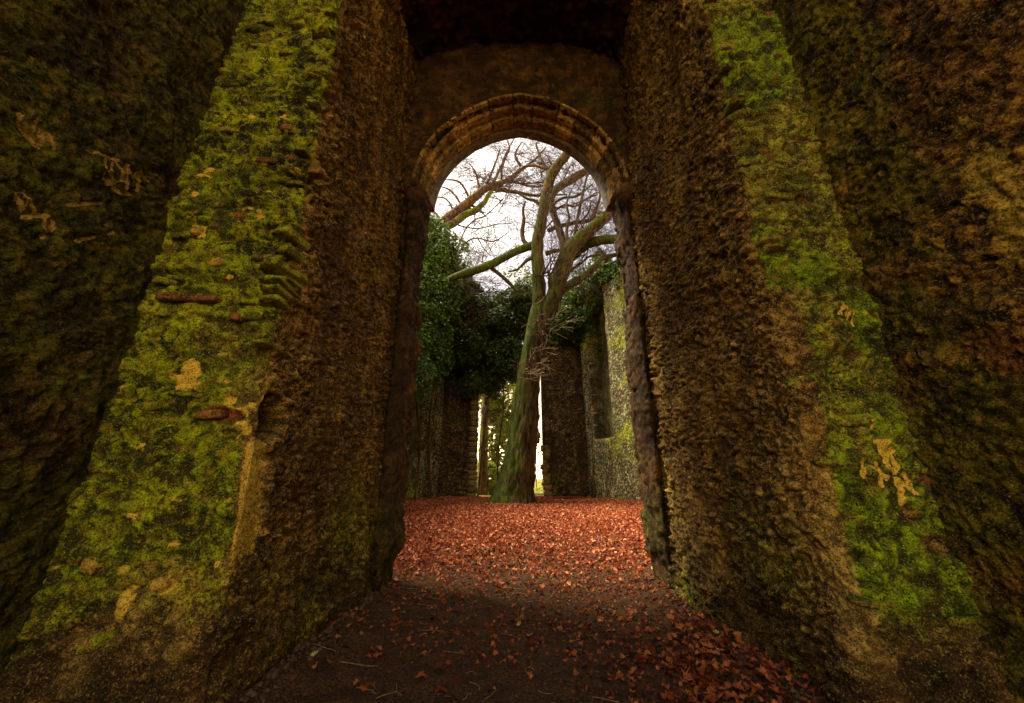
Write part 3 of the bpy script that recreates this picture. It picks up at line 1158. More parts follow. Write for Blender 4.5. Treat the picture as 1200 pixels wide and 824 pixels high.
nave_wall((-4.75, 24.6, 0), (-2.55, 24.6, 0), 10.5, M_NAVED, 851, "dark flint end wall left of the oak with a rough course halfway up", pale_k=.95, moss_k=.45, band=[4.3])

# brown stone pier at the edge of the left end wall
def brown_pier():
    root = empty("brick_pier", (-2.45, 24.3, .3))
    z = .25
    k = 0
    while z < 9.5:
        h = rnd.uniform(.26, .40)
        x = -2.42 + rnd.uniform(-.03, .03)
        put_stone("block", SNV, root, (x, 24.3, z + h / 2), (.26, .28, h * .5), (0, 0, rnd.uniform(-.04, .04)))
        z += h * .97
    tag(root, "narrow pier of brown blocks at the left edge of the gap behind the oak", "pier")


brown_pier()
# ragged broken edge stones at the bright gap
r_edge = empty("broken_edge", (1.95, 24.5, .3))
z = .3
while z < 7:
    h = rnd.uniform(.15, .3)
    put_stone("stone", SNV, r_edge, (2.12 + rnd.uniform(-.10, .07) - (.62 if z > 3.4 else 0), 24.5, z), (rnd.uniform(.13, .28), .35, h * .7), (0, rnd.uniform(-.1, .1), rnd.uniform(-.2, .2)))
    z += h
tag(r_edge, "ragged broken stone edge on the right of the bright gap behind the oak", "stonework")

# ------------------------------------------------------------------ trees
def tube(pts, radii, seg, mat, moss=.5, rough=.06, seed=0, step=None, name="branch", flute=0.0, mossdir=None):
    pts = [Vector(p) for p in pts]
    # Catmull-Rom resample
    P, R = [], []
    for i in range(len(pts) - 1):
        p0 = pts[max(i - 1, 0)]
        p1, p2 = pts[i], pts[i + 1]
        p3 = pts[min(i + 2, len(pts) - 1)]
        L = (p2 - p1).length
        n = max(2, int(L / (step or .2)))
        for k in range(n):
            t = k / n
            a = 2 * p1 + (p2 - p0) * t + (2 * p0 - 5 * p1 + 4 * p2 - p3) * t * t + (-p0 + 3 * p1 - 3 * p2 + p3) * t ** 3
            P.append(a * .5)
            R.append(radii[i] * (1 - t) + radii[i + 1] * t)
    P.append(pts[-1])
    R.append(radii[-1])
    P = np.array([tuple(p) for p in P])
    R = np.array(R)
    T = np.gradient(P, axis=0)
    T /= np.linalg.norm(T, axis=1)[:, None] + 1e-9
    up = np.array([0, 1., 0]) if abs(T[:, 1]).mean() < .7 else np.array([1., 0, 0])
    A = np.cross(T, up)
    A /= np.linalg.norm(A, axis=1)[:, None] + 1e-9
    Bn = np.cross(T, A)
    th = np.linspace(0, 2 * math.pi, seg, endpoint=False)
    cs, sn = np.cos(th), np.sin(th)
    n = len(P)
    dirs = A[:, None, :] * cs[None, :, None] + Bn[:, None, :] * sn[None, :, None]
    V = P[:, None, :] + dirs * R[:, None, None]
    flat = V.reshape(-1, 3)
    nz = 1 + rough * fbm(flat, (2.2,) * 3, seed, 3)
    if flute:
        ph = np.tile(th, n)
        zz = np.repeat(np.arange(n), seg)
        fl = fbm(np.stack([np.cos(ph) * 2.3, np.sin(ph) * 2.3, zz * .03], 1), (1, 1, 1), seed + 3, 2)
        nz = nz + flute * fl
        rd = fbm(np.stack([np.cos(ph) * 9, np.sin(ph) * 9, zz * .25], 1), (1, 1, 1), seed + 5, 2)
        nz = nz + .075 * rd
    V = P[:, None, :] + dirs * (R[:, None, None] * nz.reshape(n, seg)[..., None])
    V = np.concatenate([V.reshape(-1, 3), P[:1], P[-1:]])
    i = (np.arange(n - 1)[:, None] * seg)
    j = np.arange(seg)[None, :]
    j2 = (j + 1) % seg
    Fq = np.stack([(i + j), (i + j2), (i + seg + j2), (i + seg + j)], -1).reshape(-1, 4)
    jj = np.arange(seg)
    c0 = np.stack([np.full(seg, n * seg), (jj + 1) % seg, jj], 1)
    c1 = np.stack([np.full(seg, n * seg + 1), (n - 1) * seg + jj, (n - 1) * seg + (jj + 1) % seg], 1)
    mk = np.full(len(V), moss)
    md = np.array(mossdir if mossdir is not None else (-.3, -.1, .8))
    dd = (dirs.reshape(-1, 3) @ md)
    mk[:n * seg] += .35 * dd
    M = np.stack([np.clip(mk, 0, 1), 0 * mk, 0 * mk, 0 * mk + 1], 1)
    return V, [Fq, c0, c1], M, P, R, T


def tube_obj(name, parent, pts, radii, seg, mat, **kw):
    V, fs, M, P, R, T = tube(pts, radii, seg, mat, **kw)
    me_ = np_mesh(name, V, fs, mat, M)
    o = link(name, me_, parent)
    return o, P, R, T


class Twigs:
    """collects many thin tapered three-sided shoots, joined into one mesh"""
    def __init__(s, rmin=.009, p=.5):
        s.rmin = rmin
        s.p = p
        s.V, s.F = [], []
        s.n = 0

    def shoot(s, p, q, r0, r1, side=3):
        d = q - p
        L = np.linalg.norm(d)
        if L < 1e-4:
            return
        d = d / L
        a = np.cross(d, (0.31, .9, .17))
        a /= np.linalg.norm(a) + 1e-9
        b_ = np.cross(d, a)
        th = np.arange(side) * 2 * math.pi / side
        ring = np.cos(th)[:, None] * a + np.sin(th)[:, None] * b_
        s.V.append(np.concatenate([p + ring * r0, q + ring * r1]))
        j = np.arange(side)
        s.F.append(np.stack([j, (j + 1) % side, side + (j + 1) % side, side + j], 1) + s.n)
        s.n += 2 * side

    def grow(s, p, d, L, r, depth, rg, droop=.0, spread=.65, seglen=.25, flat=.5):
        n = max(2, int(L / seglen))
        d = np.array(d, float)
        for k in range(n):
            d = d + rg.normal(0, .15, 3) * np.array([1, flat, 1]) + np.array([0, 0, -droop])
            d /= np.linalg.norm(d)
            q = p + d * (L / n)
            r2 = r * (1 - .55 * (k + 1) / n)
            r2 = max(r2, s.rmin)
            s.shoot(p, q, max(r, s.rmin), r2)
            if depth > 0 and rg.random() < s.p:
                for _ in range(1 + (rg.random() < .35)):
                    dd = d * .8 + rg.normal(0, spread, 3) * np.array([1, flat, 1])
                    dd /= np.linalg.norm(dd)
                    s.grow(q, dd, L * rg.uniform(.4, .7), r2 * .75, depth - 1, rg, droop, spread, seglen * .8, flat)
            p, r = q, r2

    def build(s, name, mat, parent=None):
        V = np.concatenate(s.V)
        me_ = np_mesh(name, V, np.concatenate(s.F), mat, np.tile([[.2, 0, 0, 1]], (len(V), 1)))
        return link(name, me_, parent)


YT = 18.4
tb = at(601, 590, YT)
oak = empty("oak_tree", (tb.x, YT, gz1(tb.x, YT)))
tag(oak, "large bare mossy oak with a thick leaning trunk in the middle of the nave", "tree")


def pxl(lst, Y, dY=0.0):
    """[(px, py, r_px)] -> points and radii, stepping dY further from the viewer from start to end"""
    P, R = [], []
    for i, (a, c, r) in enumerate(lst):
        y = Y + dY * i / max(1, len(lst) - 1)
        P.append(at(a, c, y))
        R.append(r * mpp(a, c, y))
    return P, R


P, R = pxl([(600, 606, 42), (601, 594, 30), (603, 578, 22), (608, 550, 18.5), (612.5, 515, 15.5), (617.5, 470, 13.7), (621.5, 430, 11.6), (626, 400, 11.2), (632, 374, 12), (636, 356, 11.5)], YT)
trunk, *_ = tube_obj("trunk", oak, P, R, 72, M_OAK, moss=.42, seed=900, step=.10, flute=.10, mossdir=(-.9, -.2, .1))
tw = Twigs()
trg = np.random.default_rng(12)
LIMBS = [
    ([(632, 374, 9), (632, 350, 8.4), (631, 320, 7.4), (629.5, 287, 7.2), (633, 266, 6.6), (637, 245, 6.2), (641, 223, 6), (647, 204, 6), (655, 192, 6), (664, 181, 5.6), (684, 150, 4), (692, 110, 3)], 0, -1.5, .46),
    ([(636, 378, 9), (644, 360, 9.5), (651, 342, 9.6), (658, 316, 10), (669, 291, 9.6), (682, 278, 8.4), (694, 268, 7.4), (709, 255, 6.6), (735, 232, 5.5), (770, 200, 4)], .1, -2.5, .56),
    ([(661, 312, 6), (661, 296, 5.6), (660, 284, 4.6), (652, 260, 4.2), (646, 240, 4.1), (647, 229, 4.1), (653, 221, 4.4), (667, 212, 4.8), (684, 202, 4.8), (705, 192, 3.6), (740, 168, 2)], .6, 1.0, .35),
    ([(643, 270, 2.8), (656, 265, 2.6), (670, 262, 2.5), (688, 259, 2.4), (706, 254, 2.4), (740, 250, 1.5)], .8, 1.5, .5),
    ([(671, 290, 2.2), (674, 272, 1.9), (680, 240, 1.6), (684, 222, 1.5), (688, 206, 1.3), (694, 180, .8)], .2, .6, .05),
    ([(650, 345, 6), (660, 338, 5.6), (672, 331, 5.0), (684, 324, 4.2), (697, 313, 3.8), (706, 303, 3.2), (725, 298, 2.5)], .4, 1.2, .5),
    ([(668, 300, 5), (680, 291, 6.0), (690, 285, 6.2), (702, 282, 5.6), (723, 280, 5.0), (750, 276, 4)], -.2, -1.6, .9),
    ([(632, 284, 4.5), (619, 289, 4.6), (606, 294, 4.6), (597, 299, 4.6), (585, 305, 4.8), (573, 311, 5.0), (560, 316, 5.0), (546, 320, 4.8), (526, 327, 3.6)], -.1, -1.2, .8),
    ([(574, 313, 2.4), (586, 322, 2.2), (597, 332, 2.0), (606, 342, 1.5)], -.6, .3, .4),
    ([(640, 297, 3), (650, 294, 2.6), (657, 293, 2)], 0, .2, .5),
    ([(629, 292, 2.2), (615, 284, 2.4), (612, 272, 2.4), (614, 258, 2.0), (613, 246, 1.4), (616, 236, .9)], -.1, .2, .2),
    ([(650, 247, 1.4), (662, 240, 1.2), (673, 242, 1.1), (686, 234, 1.0), (700, 225, .8)], .6, .6, .1),
    ([(637, 246, 2.4), (628, 236, 2.0), (618, 233, 1.6), (606, 226, 1.2), (596, 224, .8)], -.3, .4, .4),
    ([(647, 205, 2.4), (638, 194, 1.8), (632, 182, 1.4), (628, 168, .9)], -.2, .4, .3),
    ([(668, 292, 2.4), (664, 272, 2.0), (667, 256, 1.6), (664, 240, 1.2), (668, 226, .8)], .1, .4, .3),
    ([(694, 268, 2.6), (696, 250, 2.0), (702, 236, 1.5), (704, 220, 1.0)], -.5, -.2, .3),
    ([(630, 300, 2.4), (618, 305, 1.8), (606, 316, 1.4), (596, 318, 1.0)], -.4, .2, .6),
    ([(647, 240, 1.8), (660, 232, 1.5), (676, 230, 1.2), (694, 216, .8)], .7, .6, .2),
    ([(680, 262, 1.2), (690, 248, 1.0), (693, 236, .9), (700, 240, .7)], .4, .4, .1),
    ([(667, 318, 1.8), (680, 309, 1.5), (692, 300, 1.2), (704, 299, .8)], .1, .4, .3),
]
for i, (lst, y0, dy, ms) in enumerate(LIMBS):
    P, R = pxl(lst, YT + y0, dy)
    o, cp, cr, ct = tube_obj("branch", oak, P, R, 18, M_OAK, moss=ms, seed=910 + i, step=.16, rough=.13)
    for k in range(4, len(cp)):
        if trg.random() < (.075 if i not in (0, 1) else .06) and cp[k][2] > 9.0:
            d = trg.normal(0, 1, 3) * np.array([1, .6, .7]) + np.array([0, 0, .5])
            d /= np.linalg.norm(d)
            tw.grow(cp[k], d, trg.uniform(1.4, 3.4), max(.028, cr[k] * .28), 3, trg, flat=.5)
tg = tw.build("twigs", M_TWIG, oak)
tag(tg, kind="stuff")
# tufts of short shoots on the trunk
tw = Twigs()
for (px, py, sp) in ((640, 388, 30), (626, 432, 26), (640, 375, 18), (632, 410, 20), (620, 440, 18)):
    c = np.array(at(px, py, YT - .75))
    for k in range(13):
        d = trg.normal(0, 1, 3) * np.array([1.3, .7, .45]) + np.array([0, -.4, .1])
        d /= np.linalg.norm(d)
        p = c + trg.normal(0, .25, 3)
        tw.grow(p, d, trg.uniform(.35, 1.1) * sp / 24, .012, 1, trg, flat=.8, seglen=.15)
tg = tw.build("epicormic_shoots", M_STICK, oak)
tag(tg, kind="stuff")

# a second tree behind the left wall whose mossy boughs cross the left of the arch
t2 = empty("leaning_tree", (-9.2, 26.5, .3))
tag(t2, "bare brown tree behind the left nave wall, its mossy bough reaching right across the arch", "tree")
Y2 = 25.0
tw = Twigs()
P, R = pxl([(455, 560, 10), (470, 440, 9), (488, 330, 9), (500, 285, 8.5)], Y2)
tube_obj("trunk", t2, P, R, 20, M_OAK2, moss=.4, seed=950, step=.4, rough=.1)
L2 = [
    ([(498, 288, 7.5), (508, 272, 7.5), (519, 262, 7.2), (530, 253, 6.6), (541, 245, 5.8), (555, 232, 5.0), (568, 222, 4.2), (583, 216, 3.2), (597, 210, 2.8), (606, 202, 2.2), (614, 196, 1.9), (625, 194, 1.6), (636, 197, 1.3), (655, 200, .8)], 0, -.8, .30),
    ([(519, 268, 4.5), (531, 262, 4.5), (545, 252, 4.0), (558, 246, 3.6), (567, 238, 3.0), (573, 228, 2.4), (578, 222, 1.5)], -.4, 0, .95),
    ([(570, 221, 2.6), (590, 223, 2.2), (609, 226, 1.9), (624, 229, 1.7), (640, 229, 1.4), (665, 228, .8)], -.3, .3, .2),
    ([(576, 219, 1.7), (584, 202, 1.5), (590, 188, 1.2), (594, 178, 1.0), (604, 160, .6)], 0, .6, .1),
    ([(568, 223, 1.6), (575, 205, 1.4), (581, 190, 1.1), (586, 175, .7)], .2, -.4, .1),
    ([(606, 203, 1.7), (622, 191, 1.4), (630, 184, 1.2), (640, 172, .7)], .1, .3, .1),
    ([(610, 194, 1.7), (604, 184, 1.4), (606, 175, 1.1), (612, 166, .7)], .1, .3, .1),
    ([(588, 213, 1.4), (588, 200, 1.3), (592, 186, 1.1), (597, 174, .9), (594, 163, .6)], .1, -.3, .1),
    ([(596, 210, 1.4), (612, 216, 1.2), (628, 219, 1.0), (642, 218, .6)], -.1, .3, .1),
    ([(584, 215, 1.2), (600, 214, 1.1), (618, 215, 1.0), (640, 213, .7)], -.1, .3, .1),
    ([(551, 235, 1.6), (545, 222, 1.4), (539, 214, 1.2), (531, 211, 1.0), (521, 211, .6)], 0, -.5, .1),
    ([(562, 228, 1.5), (560, 212, 1.3), (556, 200, 1.0), (550, 192, .7)], 0, -.5, .1),
    ([(542, 243, 1.5), (534, 230, 1.2), (526, 222, 1.0), (517, 219, .6)], 0, .5, .1),
    ([(532, 252, 1.4), (527, 238, 1.1), (520, 232, .9), (512, 231, .6)], 0, .5, .1),
    ([(519, 262, 1.6), (510, 250, 1.2), (500, 247, .9)], 0, .3, .1),
    ([(536, 292, .9), (545, 270, .9), (556, 258, .8), (570, 252, .7), (590, 233, .5)], -1, .5, .1),
    ([(546, 266, .8), (560, 268, .7), (582, 263, .6), (600, 262, .4)], -1, .5, .1),
    ([(538, 296, .9), (548, 283, .9), (560, 279, .8), (578, 283, .7), (596, 272, .4)], -1, .5, .1),
    ([(560, 279, .7), (566, 290, .6), (575, 300, .4)], -1, .5, .1),
    ([(640, 240, .8), (660, 243, .8), (700, 228, .8)], 1.0, 1, .1),
]
for i, (lst, y0, dy, ms) in enumerate(L2):
    P, R = pxl(lst, Y2 + y0, dy)
    o, cp, cr, ct = tube_obj("branch", t2, P, R, 12, M_OAK2, moss=ms, seed=960 + i, step=.22, rough=.12)
    for k in range(1, len(cp)):
        if trg.random() < .20:
            d = trg.normal(0, 1, 3) * np.array([1, .5, .8]) + np.array([.15, 0, .35])
            d /= np.linalg.norm(d)
            tw.grow(cp[k], d, trg.uniform(1.4, 3.6), max(.028, cr[k] * .30), 3, trg, flat=.45, seglen=.35)
# drooping fine shoots over the pale sky under the bough
for k in range(4):
    c = np.array(at(trg.uniform(560, 640), trg.uniform(215, 240), Y2))
    tw.grow(c, np.array([trg.normal(0, .5), 0, -1]), trg.uniform(2, 4.5), .02, 2, trg, flat=.4, seglen=.4)
for k in range(5):
    c = np.array(at(trg.uniform(535, 570), trg.uniform(305, 330), Y2 - 1))
    tw.grow(c, np.array([trg.normal(.3, .4), 0, 1]), trg.uniform(2, 5), .022, 2, trg, flat=.4, seglen=.4)
tg = tw.build("twigs", M_TWIG, t2)
tag(tg, kind="stuff")


# ------------------------------------------------------------------ ivy and foliage
def leaf_cloud(blobs, per_m2, size, seed, drop=None):
    blobs = list(blobs) + ([(c, tuple(.72 * q for q in r)) for c, r in blobs] if per_m2 > 100 else [])
    """blobs: (centre, (rx, ry, rz)) -> arrays of small folded leaves lying on lumpy shells"""
    rg = np.random.default_rng(seed)
    C, Nn, W = [], [], []
    for c, r in blobs:
        c, r = np.array(c, float), np.array(r, float)
        area = 4 * math.pi * ((r[0] * r[1]) ** 1.6 / 3 + (r[0] * r[2]) ** 1.6 / 3 + (r[1] * r[2]) ** 1.6 / 3) ** (1 / 1.6)
        n = int(area * per_m2)
        u = rg.normal(0, 1, (n, 3))
        u /= np.linalg.norm(u, axis=1)[:, None]
        p = c + u * r
        k = 1 + .50 * fbm(p, (.9,) * 3, seed + 2, 4) - .35 * rg.random(n) ** 2
        p = c + u * r * k[:, None]
        keep = fbm(p, (1.5,) * 3, seed + 4, 3) > -.55 + .5 * (rg.random(n) - .5)
        p, u = p[keep], u[keep]
        C.append(p)
        Nn.append(u)
    p = np.concatenate(C)
    u = np.concatenate(Nn)
    n = len(p)
    nr = u * .8 + rg.normal(0, .55, (n, 3)) + np.array([0, -.1, .35])
    nr /= np.linalg.norm(nr, axis=1)[:, None]
    a = np.cross(nr, rg.normal(0, 1, (n, 3)))
    a /= np.linalg.norm(a, axis=1)[:, None] + 1e-9
    b_ = np.cross(nr, a)
    sz = size * rg.uniform(.6, 1.3, n)[:, None]
    V = np.stack([p - a * sz, p + b_ * sz * .75 - nr * sz * .12, p + a * sz * 1.1, p - b_ * sz * .75 - nr * sz * .12], 1).reshape(-1, 3)
    i = np.arange(n)[:, None] * 4
    Fq = np.concatenate([i + np.array([[0, 1, 2]]), i + np.array([[0, 2, 3]])])
    t = np.clip(rg.beta(1.6, 2.4, n) + .12 * fbm(p, (.9,) * 3, seed + 6, 2), 0, 1)
    M = np.repeat(np.stack([t, 0 * t, 0 * t, 0 * t + 1], 1), 4, 0)
    return V, Fq, M


def px_blob(px, py, rx, ry, Y, depth):
    s = mpp(px, py, Y)
    return (tuple(at(px, py, Y)), (rx * s, depth, ry * s))


def ivy(name, blobs, mat, dens, size, seed, label, stems=(), cat="ivy"):
    c = np.array([b_[0] for b_ in blobs]).mean(0)
    root = empty(name, (c[0], c[1], .3))
    V, Fq, M = leaf_cloud(blobs, dens, size, seed)
    o = link("foliage", np_mesh("foliage", V, Fq, mat, M, False), root)
    tag(o, kind="stuff")
    for i, st in enumerate(stems):
        P_, R_ = pxl(st[0], st[1])
        tube_obj("stem", root, P_, R_, 8, M_OAK2, moss=.4, seed=seed + i, step=.3, rough=.15)
    tag(root, label, cat)
    return root


ivy("ivy", [px_blob(517, 300, 26, 30, 20.5, 1.5), px_blob(497, 345, 30, 50, 19.8, 1.4), px_blob(535, 335, 20, 26, 21, 1.2), px_blob(490, 420, 20, 50, 19.4, .9), px_blob(512, 405, 18, 42, 20.8, .9), px_blob(484, 448, 10, 30, 20.4, .35), px_blob(494, 300, 20, 34, 19.8, 1.2), px_blob(500, 268, 14, 16, 20, 1.0)],
    M_IVY, 300, .075, 1001, "glossy green ivy bush swelling over the top of the left nave wall",
    stems=[([(486, 585, 1.6), (492, 520, 1.4), (488, 440, 1.3), (498, 360, 1.2)], 21.3), ([(505, 585, 1.3), (503, 500, 1.2), (512, 420, 1.1), (515, 340, 1)], 22.4)])
ivy("ivy", [px_blob(575, 372, 42, 30, 23.2, 1.6), px_blob(545, 400, 26, 44, 23.4, 1.2), px_blob(610, 352, 24, 22, 22.8, 1.2), px_blob(590, 408, 32, 34, 23.6, 1.2), px_blob(555, 438, 18, 30, 23.8, .7), px_blob(603, 425, 14, 20, 23.2, .8), px_blob(578, 436, 18, 28, 24.0, .6), px_blob(552, 345, 16, 16, 23, 1.0), px_blob(618, 385, 12, 26, 23.6, .7), px_blob(528, 420, 18, 26, 24, .5), px_blob(527, 372, 14, 18, 22, .8)],
    M_IVYD, 300, .08, 1002, "dark drooping ivy mass over the end wall between the left bush and the oak",
    stems=[([(560, 583, 1.3), (566, 520, 1.2), (572, 470, 1), (570, 420, 1)], 24.3), ([(583, 583, 1.2), (584, 530, 1.1), (590, 470, 1), (586, 420, 1)], 24.6)])
ivy("ivy", [px_blob(690, 345, 22, 30, 22.5, 1.3), px_blob(712, 325, 18, 30, 21.5, 1.2), px_blob(668, 368, 20, 20, 23.0, 1.0), px_blob(716, 365, 9, 34, 21.8, .5), px_blob(735, 320, 18, 36, 20.5, 1.1), px_blob(690, 385, 14, 14, 23.4, .6), px_blob(672, 385, 16, 16, 24.0, .5), px_blob(706, 400, 8, 34, 23.2, .35), px_blob(650, 360, 16, 18, 23.8, .8), px_blob(655, 382, 18, 14, 24.4, .8), px_blob(672, 350, 22, 16, 24.4, .9), px_blob(656, 398, 15, 9, 24.4, .5), px_blob(642, 385, 12, 12, 24.6, .5), px_blob(643, 402, 9, 10, 24.7, .4), px_blob(662, 390, 26, 10, 24.9, .4)],
    M_IVY, 300, .075, 1003, "green ivy spilling over the right nave wall above the tall recess",
    stems=[([(697, 583, 1.2), (694, 500, 1.1), (690, 420, 1.0), (694, 370, .9)], 23.2)])
ivy("ivy", [px_blob(612, 320, 12, 14, 18.9, .5), px_blob(597, 318, 9, 8, 18.6, .4), px_blob(605, 285, 4, 16, 18.8, .25), px_blob(625, 328, 8, 10, 18.9, .4)],
    M_IVYY, 26, .075, 1004, "thin yellow green ivy sprays hanging from the oak's low left bough")
# woodland beyond the gaps
ivy("shrub", [px_blob(580, 520, 16, 60, 29, 1.2), px_blob(592, 470, 16, 50, 30, 1.2), px_blob(575, 560, 18, 22, 28, 1.0), px_blob(572, 450, 12, 40, 28, 1.0)],
    M_IVYY, 99, .125, 1005, "tall sparse yellow green shrub seen through the gap left of the oak trunk", cat="shrub",
    stems=[([(578, 583, .9), (577, 520, .8), (582, 450, .7), (586, 400, .6)], 29), ([(588, 583, .9), (592, 520, .8), (590, 460, .7), (597, 400, .6)], 29.6), ([(600, 583, .8), (596, 530, .7), (601, 470, .6)], 29.2), ([(570, 583, 1.6), (568, 500, 1.4), (572, 420, 1.2)], 28.5)])
ivy("shrub", [px_blob(633, 570, 8, 8, 34, 1.0), px_blob(628, 520, 6, 16, 36, .8)],
    M_IVYY, 9, .09, 1006, "pale low shrub in the bright gap right of the oak trunk", cat="shrub", stems=[([(629, 583, .7), (628, 540, .6), (630, 500, .5)], 35)])
kinds = ["slim bare trunk in the wood beyond the left gap", "slim bare trunk in the wood seen right of the oak", "bare woodland tree hidden behind the ivy mass", "far bare tree behind the right nave wall"]
for k, (px, Y) in enumerate(((565, 27), (606, 38), (596, 45), (640, 44), (540, 40), (690, 38), (730, 42))):
    b0 = at(px, 574, Y)
    rt = empty("woodland_tree", (b0.x, Y, .3))
    lean = rnd.uniform(-.8, .8)
    hgt = rnd.uniform(11, 15)
    pts = [(b0.x, Y, .1), (b0.x + lean * .3, Y, hgt * .35), (b0.x + lean * .6, Y + .3, hgt * .7), (b0.x + lean, Y, hgt)]
    o, cp, cr, ct = tube_obj("trunk", rt, pts, [.40, .30, .18, .03] if k == 0 else [.26, .2, .13, .03], 10, M_OAK2, moss=.45, seed=1100 + k, step=.5, rough=.1)
    tw = Twigs()
    for i in range(6, len(cp)):
        for _ in range(2):
            d = trg.normal(0, 1, 3) + np.array([0, 0, .5])
            d /= np.linalg.norm(d)
            tw.grow(cp[i], d, trg.uniform(1.5, 3.2), .04, 2, trg, flat=1, seglen=.5)
    tg = tw.build("twigs", M_TWIG, rt)
    tag(tg, kind="stuff")
    lab = {0: "slim bare tree in the wood, seen through the gap left of the oak", 1: "slim bare tree directly behind the oak trunk", 2: "bare tree farthest off behind the ivy left of the oak",
           3: "slim bare tree beyond the dark wall right of the oak", 4: "bare tree rising behind the left end wall", 5: "bare tree rising behind the right recessed wall", 6: "bare tree rising at the far right behind the ivied nave wall"}[k]
    tag(rt, lab, "tree", "bare trees of the wood beyond the ruin")

# ------------------------------------------------------------------ fallen leaves
def leaf_template(seed, lobes=5):
    rg = np.random.default_rng(seed)
    n = 4 * lobes
    out = []
    for i in range(n):
        a = -math.pi / 2 + 2 * math.pi * i / n
        r = 1.0 if i % 2 == 0 else .66
        r *= rg.uniform(.85, 1.12) * (1.0 + .15 * math.cos(a - math.pi / 2))
        out.append((r * .78 * math.cos(a), r * math.sin(a), 0))
    V = np.array([(0, 0, 0)] + out, float)
    c1, c2, tw_ = rg.uniform(.4, 1.2), rg.uniform(-.5, .8), rg.uniform(-.4, .4)
    V[:, 2] = c1 * V[:, 0] ** 2 + c2 * V[:, 1] ** 2 + tw_ * V[:, 0] * V[:, 1] + .10 * rg.normal(0, 1, len(V))
    Ft = np.array([[0, 1 + i, 1 + (i + 1) % n] for i in range(n)])
    # stalk
    k = len(V)
    V = np.concatenate([V, [(-.03, -.8, 0), (.03, -.8, 0), (0, -1.5, .15)]])
    Ft = np.concatenate([Ft, [[k, k + 1, k + 2]]])
    return V, Ft


# three hundred nearest leaves, each its own object on the ground
tmpl = []
for k in range(12):
    V, Ft = leaf_template(50 + k)
    t = (k % 6) / 5
    me_ = np_mesh("fallen_leaf", V, Ft, M_LEAFD if k not in (11,) else M_LEAFG, np.tile([[t, 0, 0, 1]], (len(V), 1)), False)
    tmpl.append(me_)


def leaf_density(x, y):
    """1 in the heap at the right foreground and in the nave, thin on the trodden path"""
    P_ = np.stack([x, y, 0 * x], 1)
    heap = ss(-.20, .75, x - .68 - .47 * (y - 3.07) + .28 * fbm(P_, (1.3, 1.3, 1), 61, 3)) * ss(5.2, 4.2, y)
    nav = ss(6.4, 9.3, y + .8 * fbm(P_, (.6, .6, 1), 62, 3) + .55 * np.abs(x - .1))
    path = .05 + .10 * ss(0, .5, fbm(P_, (.9, .9, 1), 63, 3)) * (x > -.8)
    side = .10 * ss(.2, 1.2, x) * ss(7, 4, y)
    return np.clip(np.maximum(np.maximum(heap, nav), path + side), 0, 1)


def sample_pts(n, x0, x1, y0, y1, rg, f=leaf_density):
    out = np.zeros((0, 2))
    while len(out) < n:
        x = rg.uniform(x0, x1, n * 3)
        y = rg.uniform(y0, y1, n * 3)
        k = rg.random(n * 3) < f(x, y)
        out = np.concatenate([out, np.stack([x[k], y[k]], 1)])
    return out[:n]


lrg = np.random.default_rng(33)
pts = sample_pts(300, -1.6, 1.95, 3.0, 4.9, lrg)
zz = gz(pts[:, 0], pts[:, 1])
for i, ((x, y), z) in enumerate(zip(pts, zz)):
    o = bpy.data.objects.new("fallen_leaf", tmpl[int(lrg.integers(0, 12)) if lrg.random() > .06 else 11] if i % 25 == 0 else tmpl[int(lrg.integers(0, 11))])
    COL.objects.link(o)
    o.parent = ground
    s_ = lrg.uniform(.024, .046)
    o.location = (x, y, z + .022 + .02 * lrg.random())
    o.rotation_euler = (lrg.normal(0, .45), lrg.normal(0, .45), lrg.uniform(0, 6.28))
    o.scale = (s_, s_ * lrg.uniform(.9, 1.2), s_)


def leaf_stuff(name, pts, smin, smax, seed, label, lobes=3, tilt=.5, lift=.02, mat=None):
    rg = np.random.default_rng(seed)
    T0 = [leaf_template(seed + k, lobes) for k in range(5)]
    n = len(pts)
    z = gz(pts[:, 0], pts[:, 1])
    Vs, Fs, Ms = [], [], []
    off = 0
    grp = rg.integers(0, 5, n)
    for k in range(5):
        sel = np.where(grp == k)[0]
        V, Ft = T0[k]
        m_ = len(sel)
        a, rx, ry = rg.uniform(0, 6.28, m_), rg.normal(0, tilt, m_), rg.normal(0, tilt, m_)
        s_ = rg.uniform(smin, smax, m_)
        ca, sa = np.cos(a), np.sin(a)
        L = V[None] * s_[:, None, None]
        X, Y, Z = L[..., 0], L[..., 1], L[..., 2]
        Y, Z = Y * np.cos(rx)[:, None] - Z * np.sin(rx)[:, None], Y * np.sin(rx)[:, None] + Z * np.cos(rx)[:, None]
        X, Z = X * np.cos(ry)[:, None] + Z * np.sin(ry)[:, None], -X * np.sin(ry)[:, None] + Z * np.cos(ry)[:, None]
        X, Y = X * ca[:, None] - Y * sa[:, None], X * sa[:, None] + Y * ca[:, None]
        W = np.stack([X + pts[sel, 0][:, None], Y + pts[sel, 1][:, None], Z + (z[sel] + lift * rg.uniform(.3, 1.6, m_))[:, None]], -1)
        Vs.append(W.reshape(-1, 3))
        Fs.append((Ft[None] + (np.arange(m_) * len(V))[:, None, None] + off).reshape(-1, 3))
        t = np.clip(rg.beta(1.1, 1.2, m_), 0, 1)
        Ms.append(np.repeat(np.stack([t, 0 * t, 0 * t, 0 * t + 1], 1), len(V), 0))
        off += m_ * len(V)
    o = link(name, np_mesh(name, np.concatenate(Vs), np.concatenate(Fs), mat or M_LEAF, np.concatenate(Ms), False))
    tag(o, label, kind="stuff")
    return o


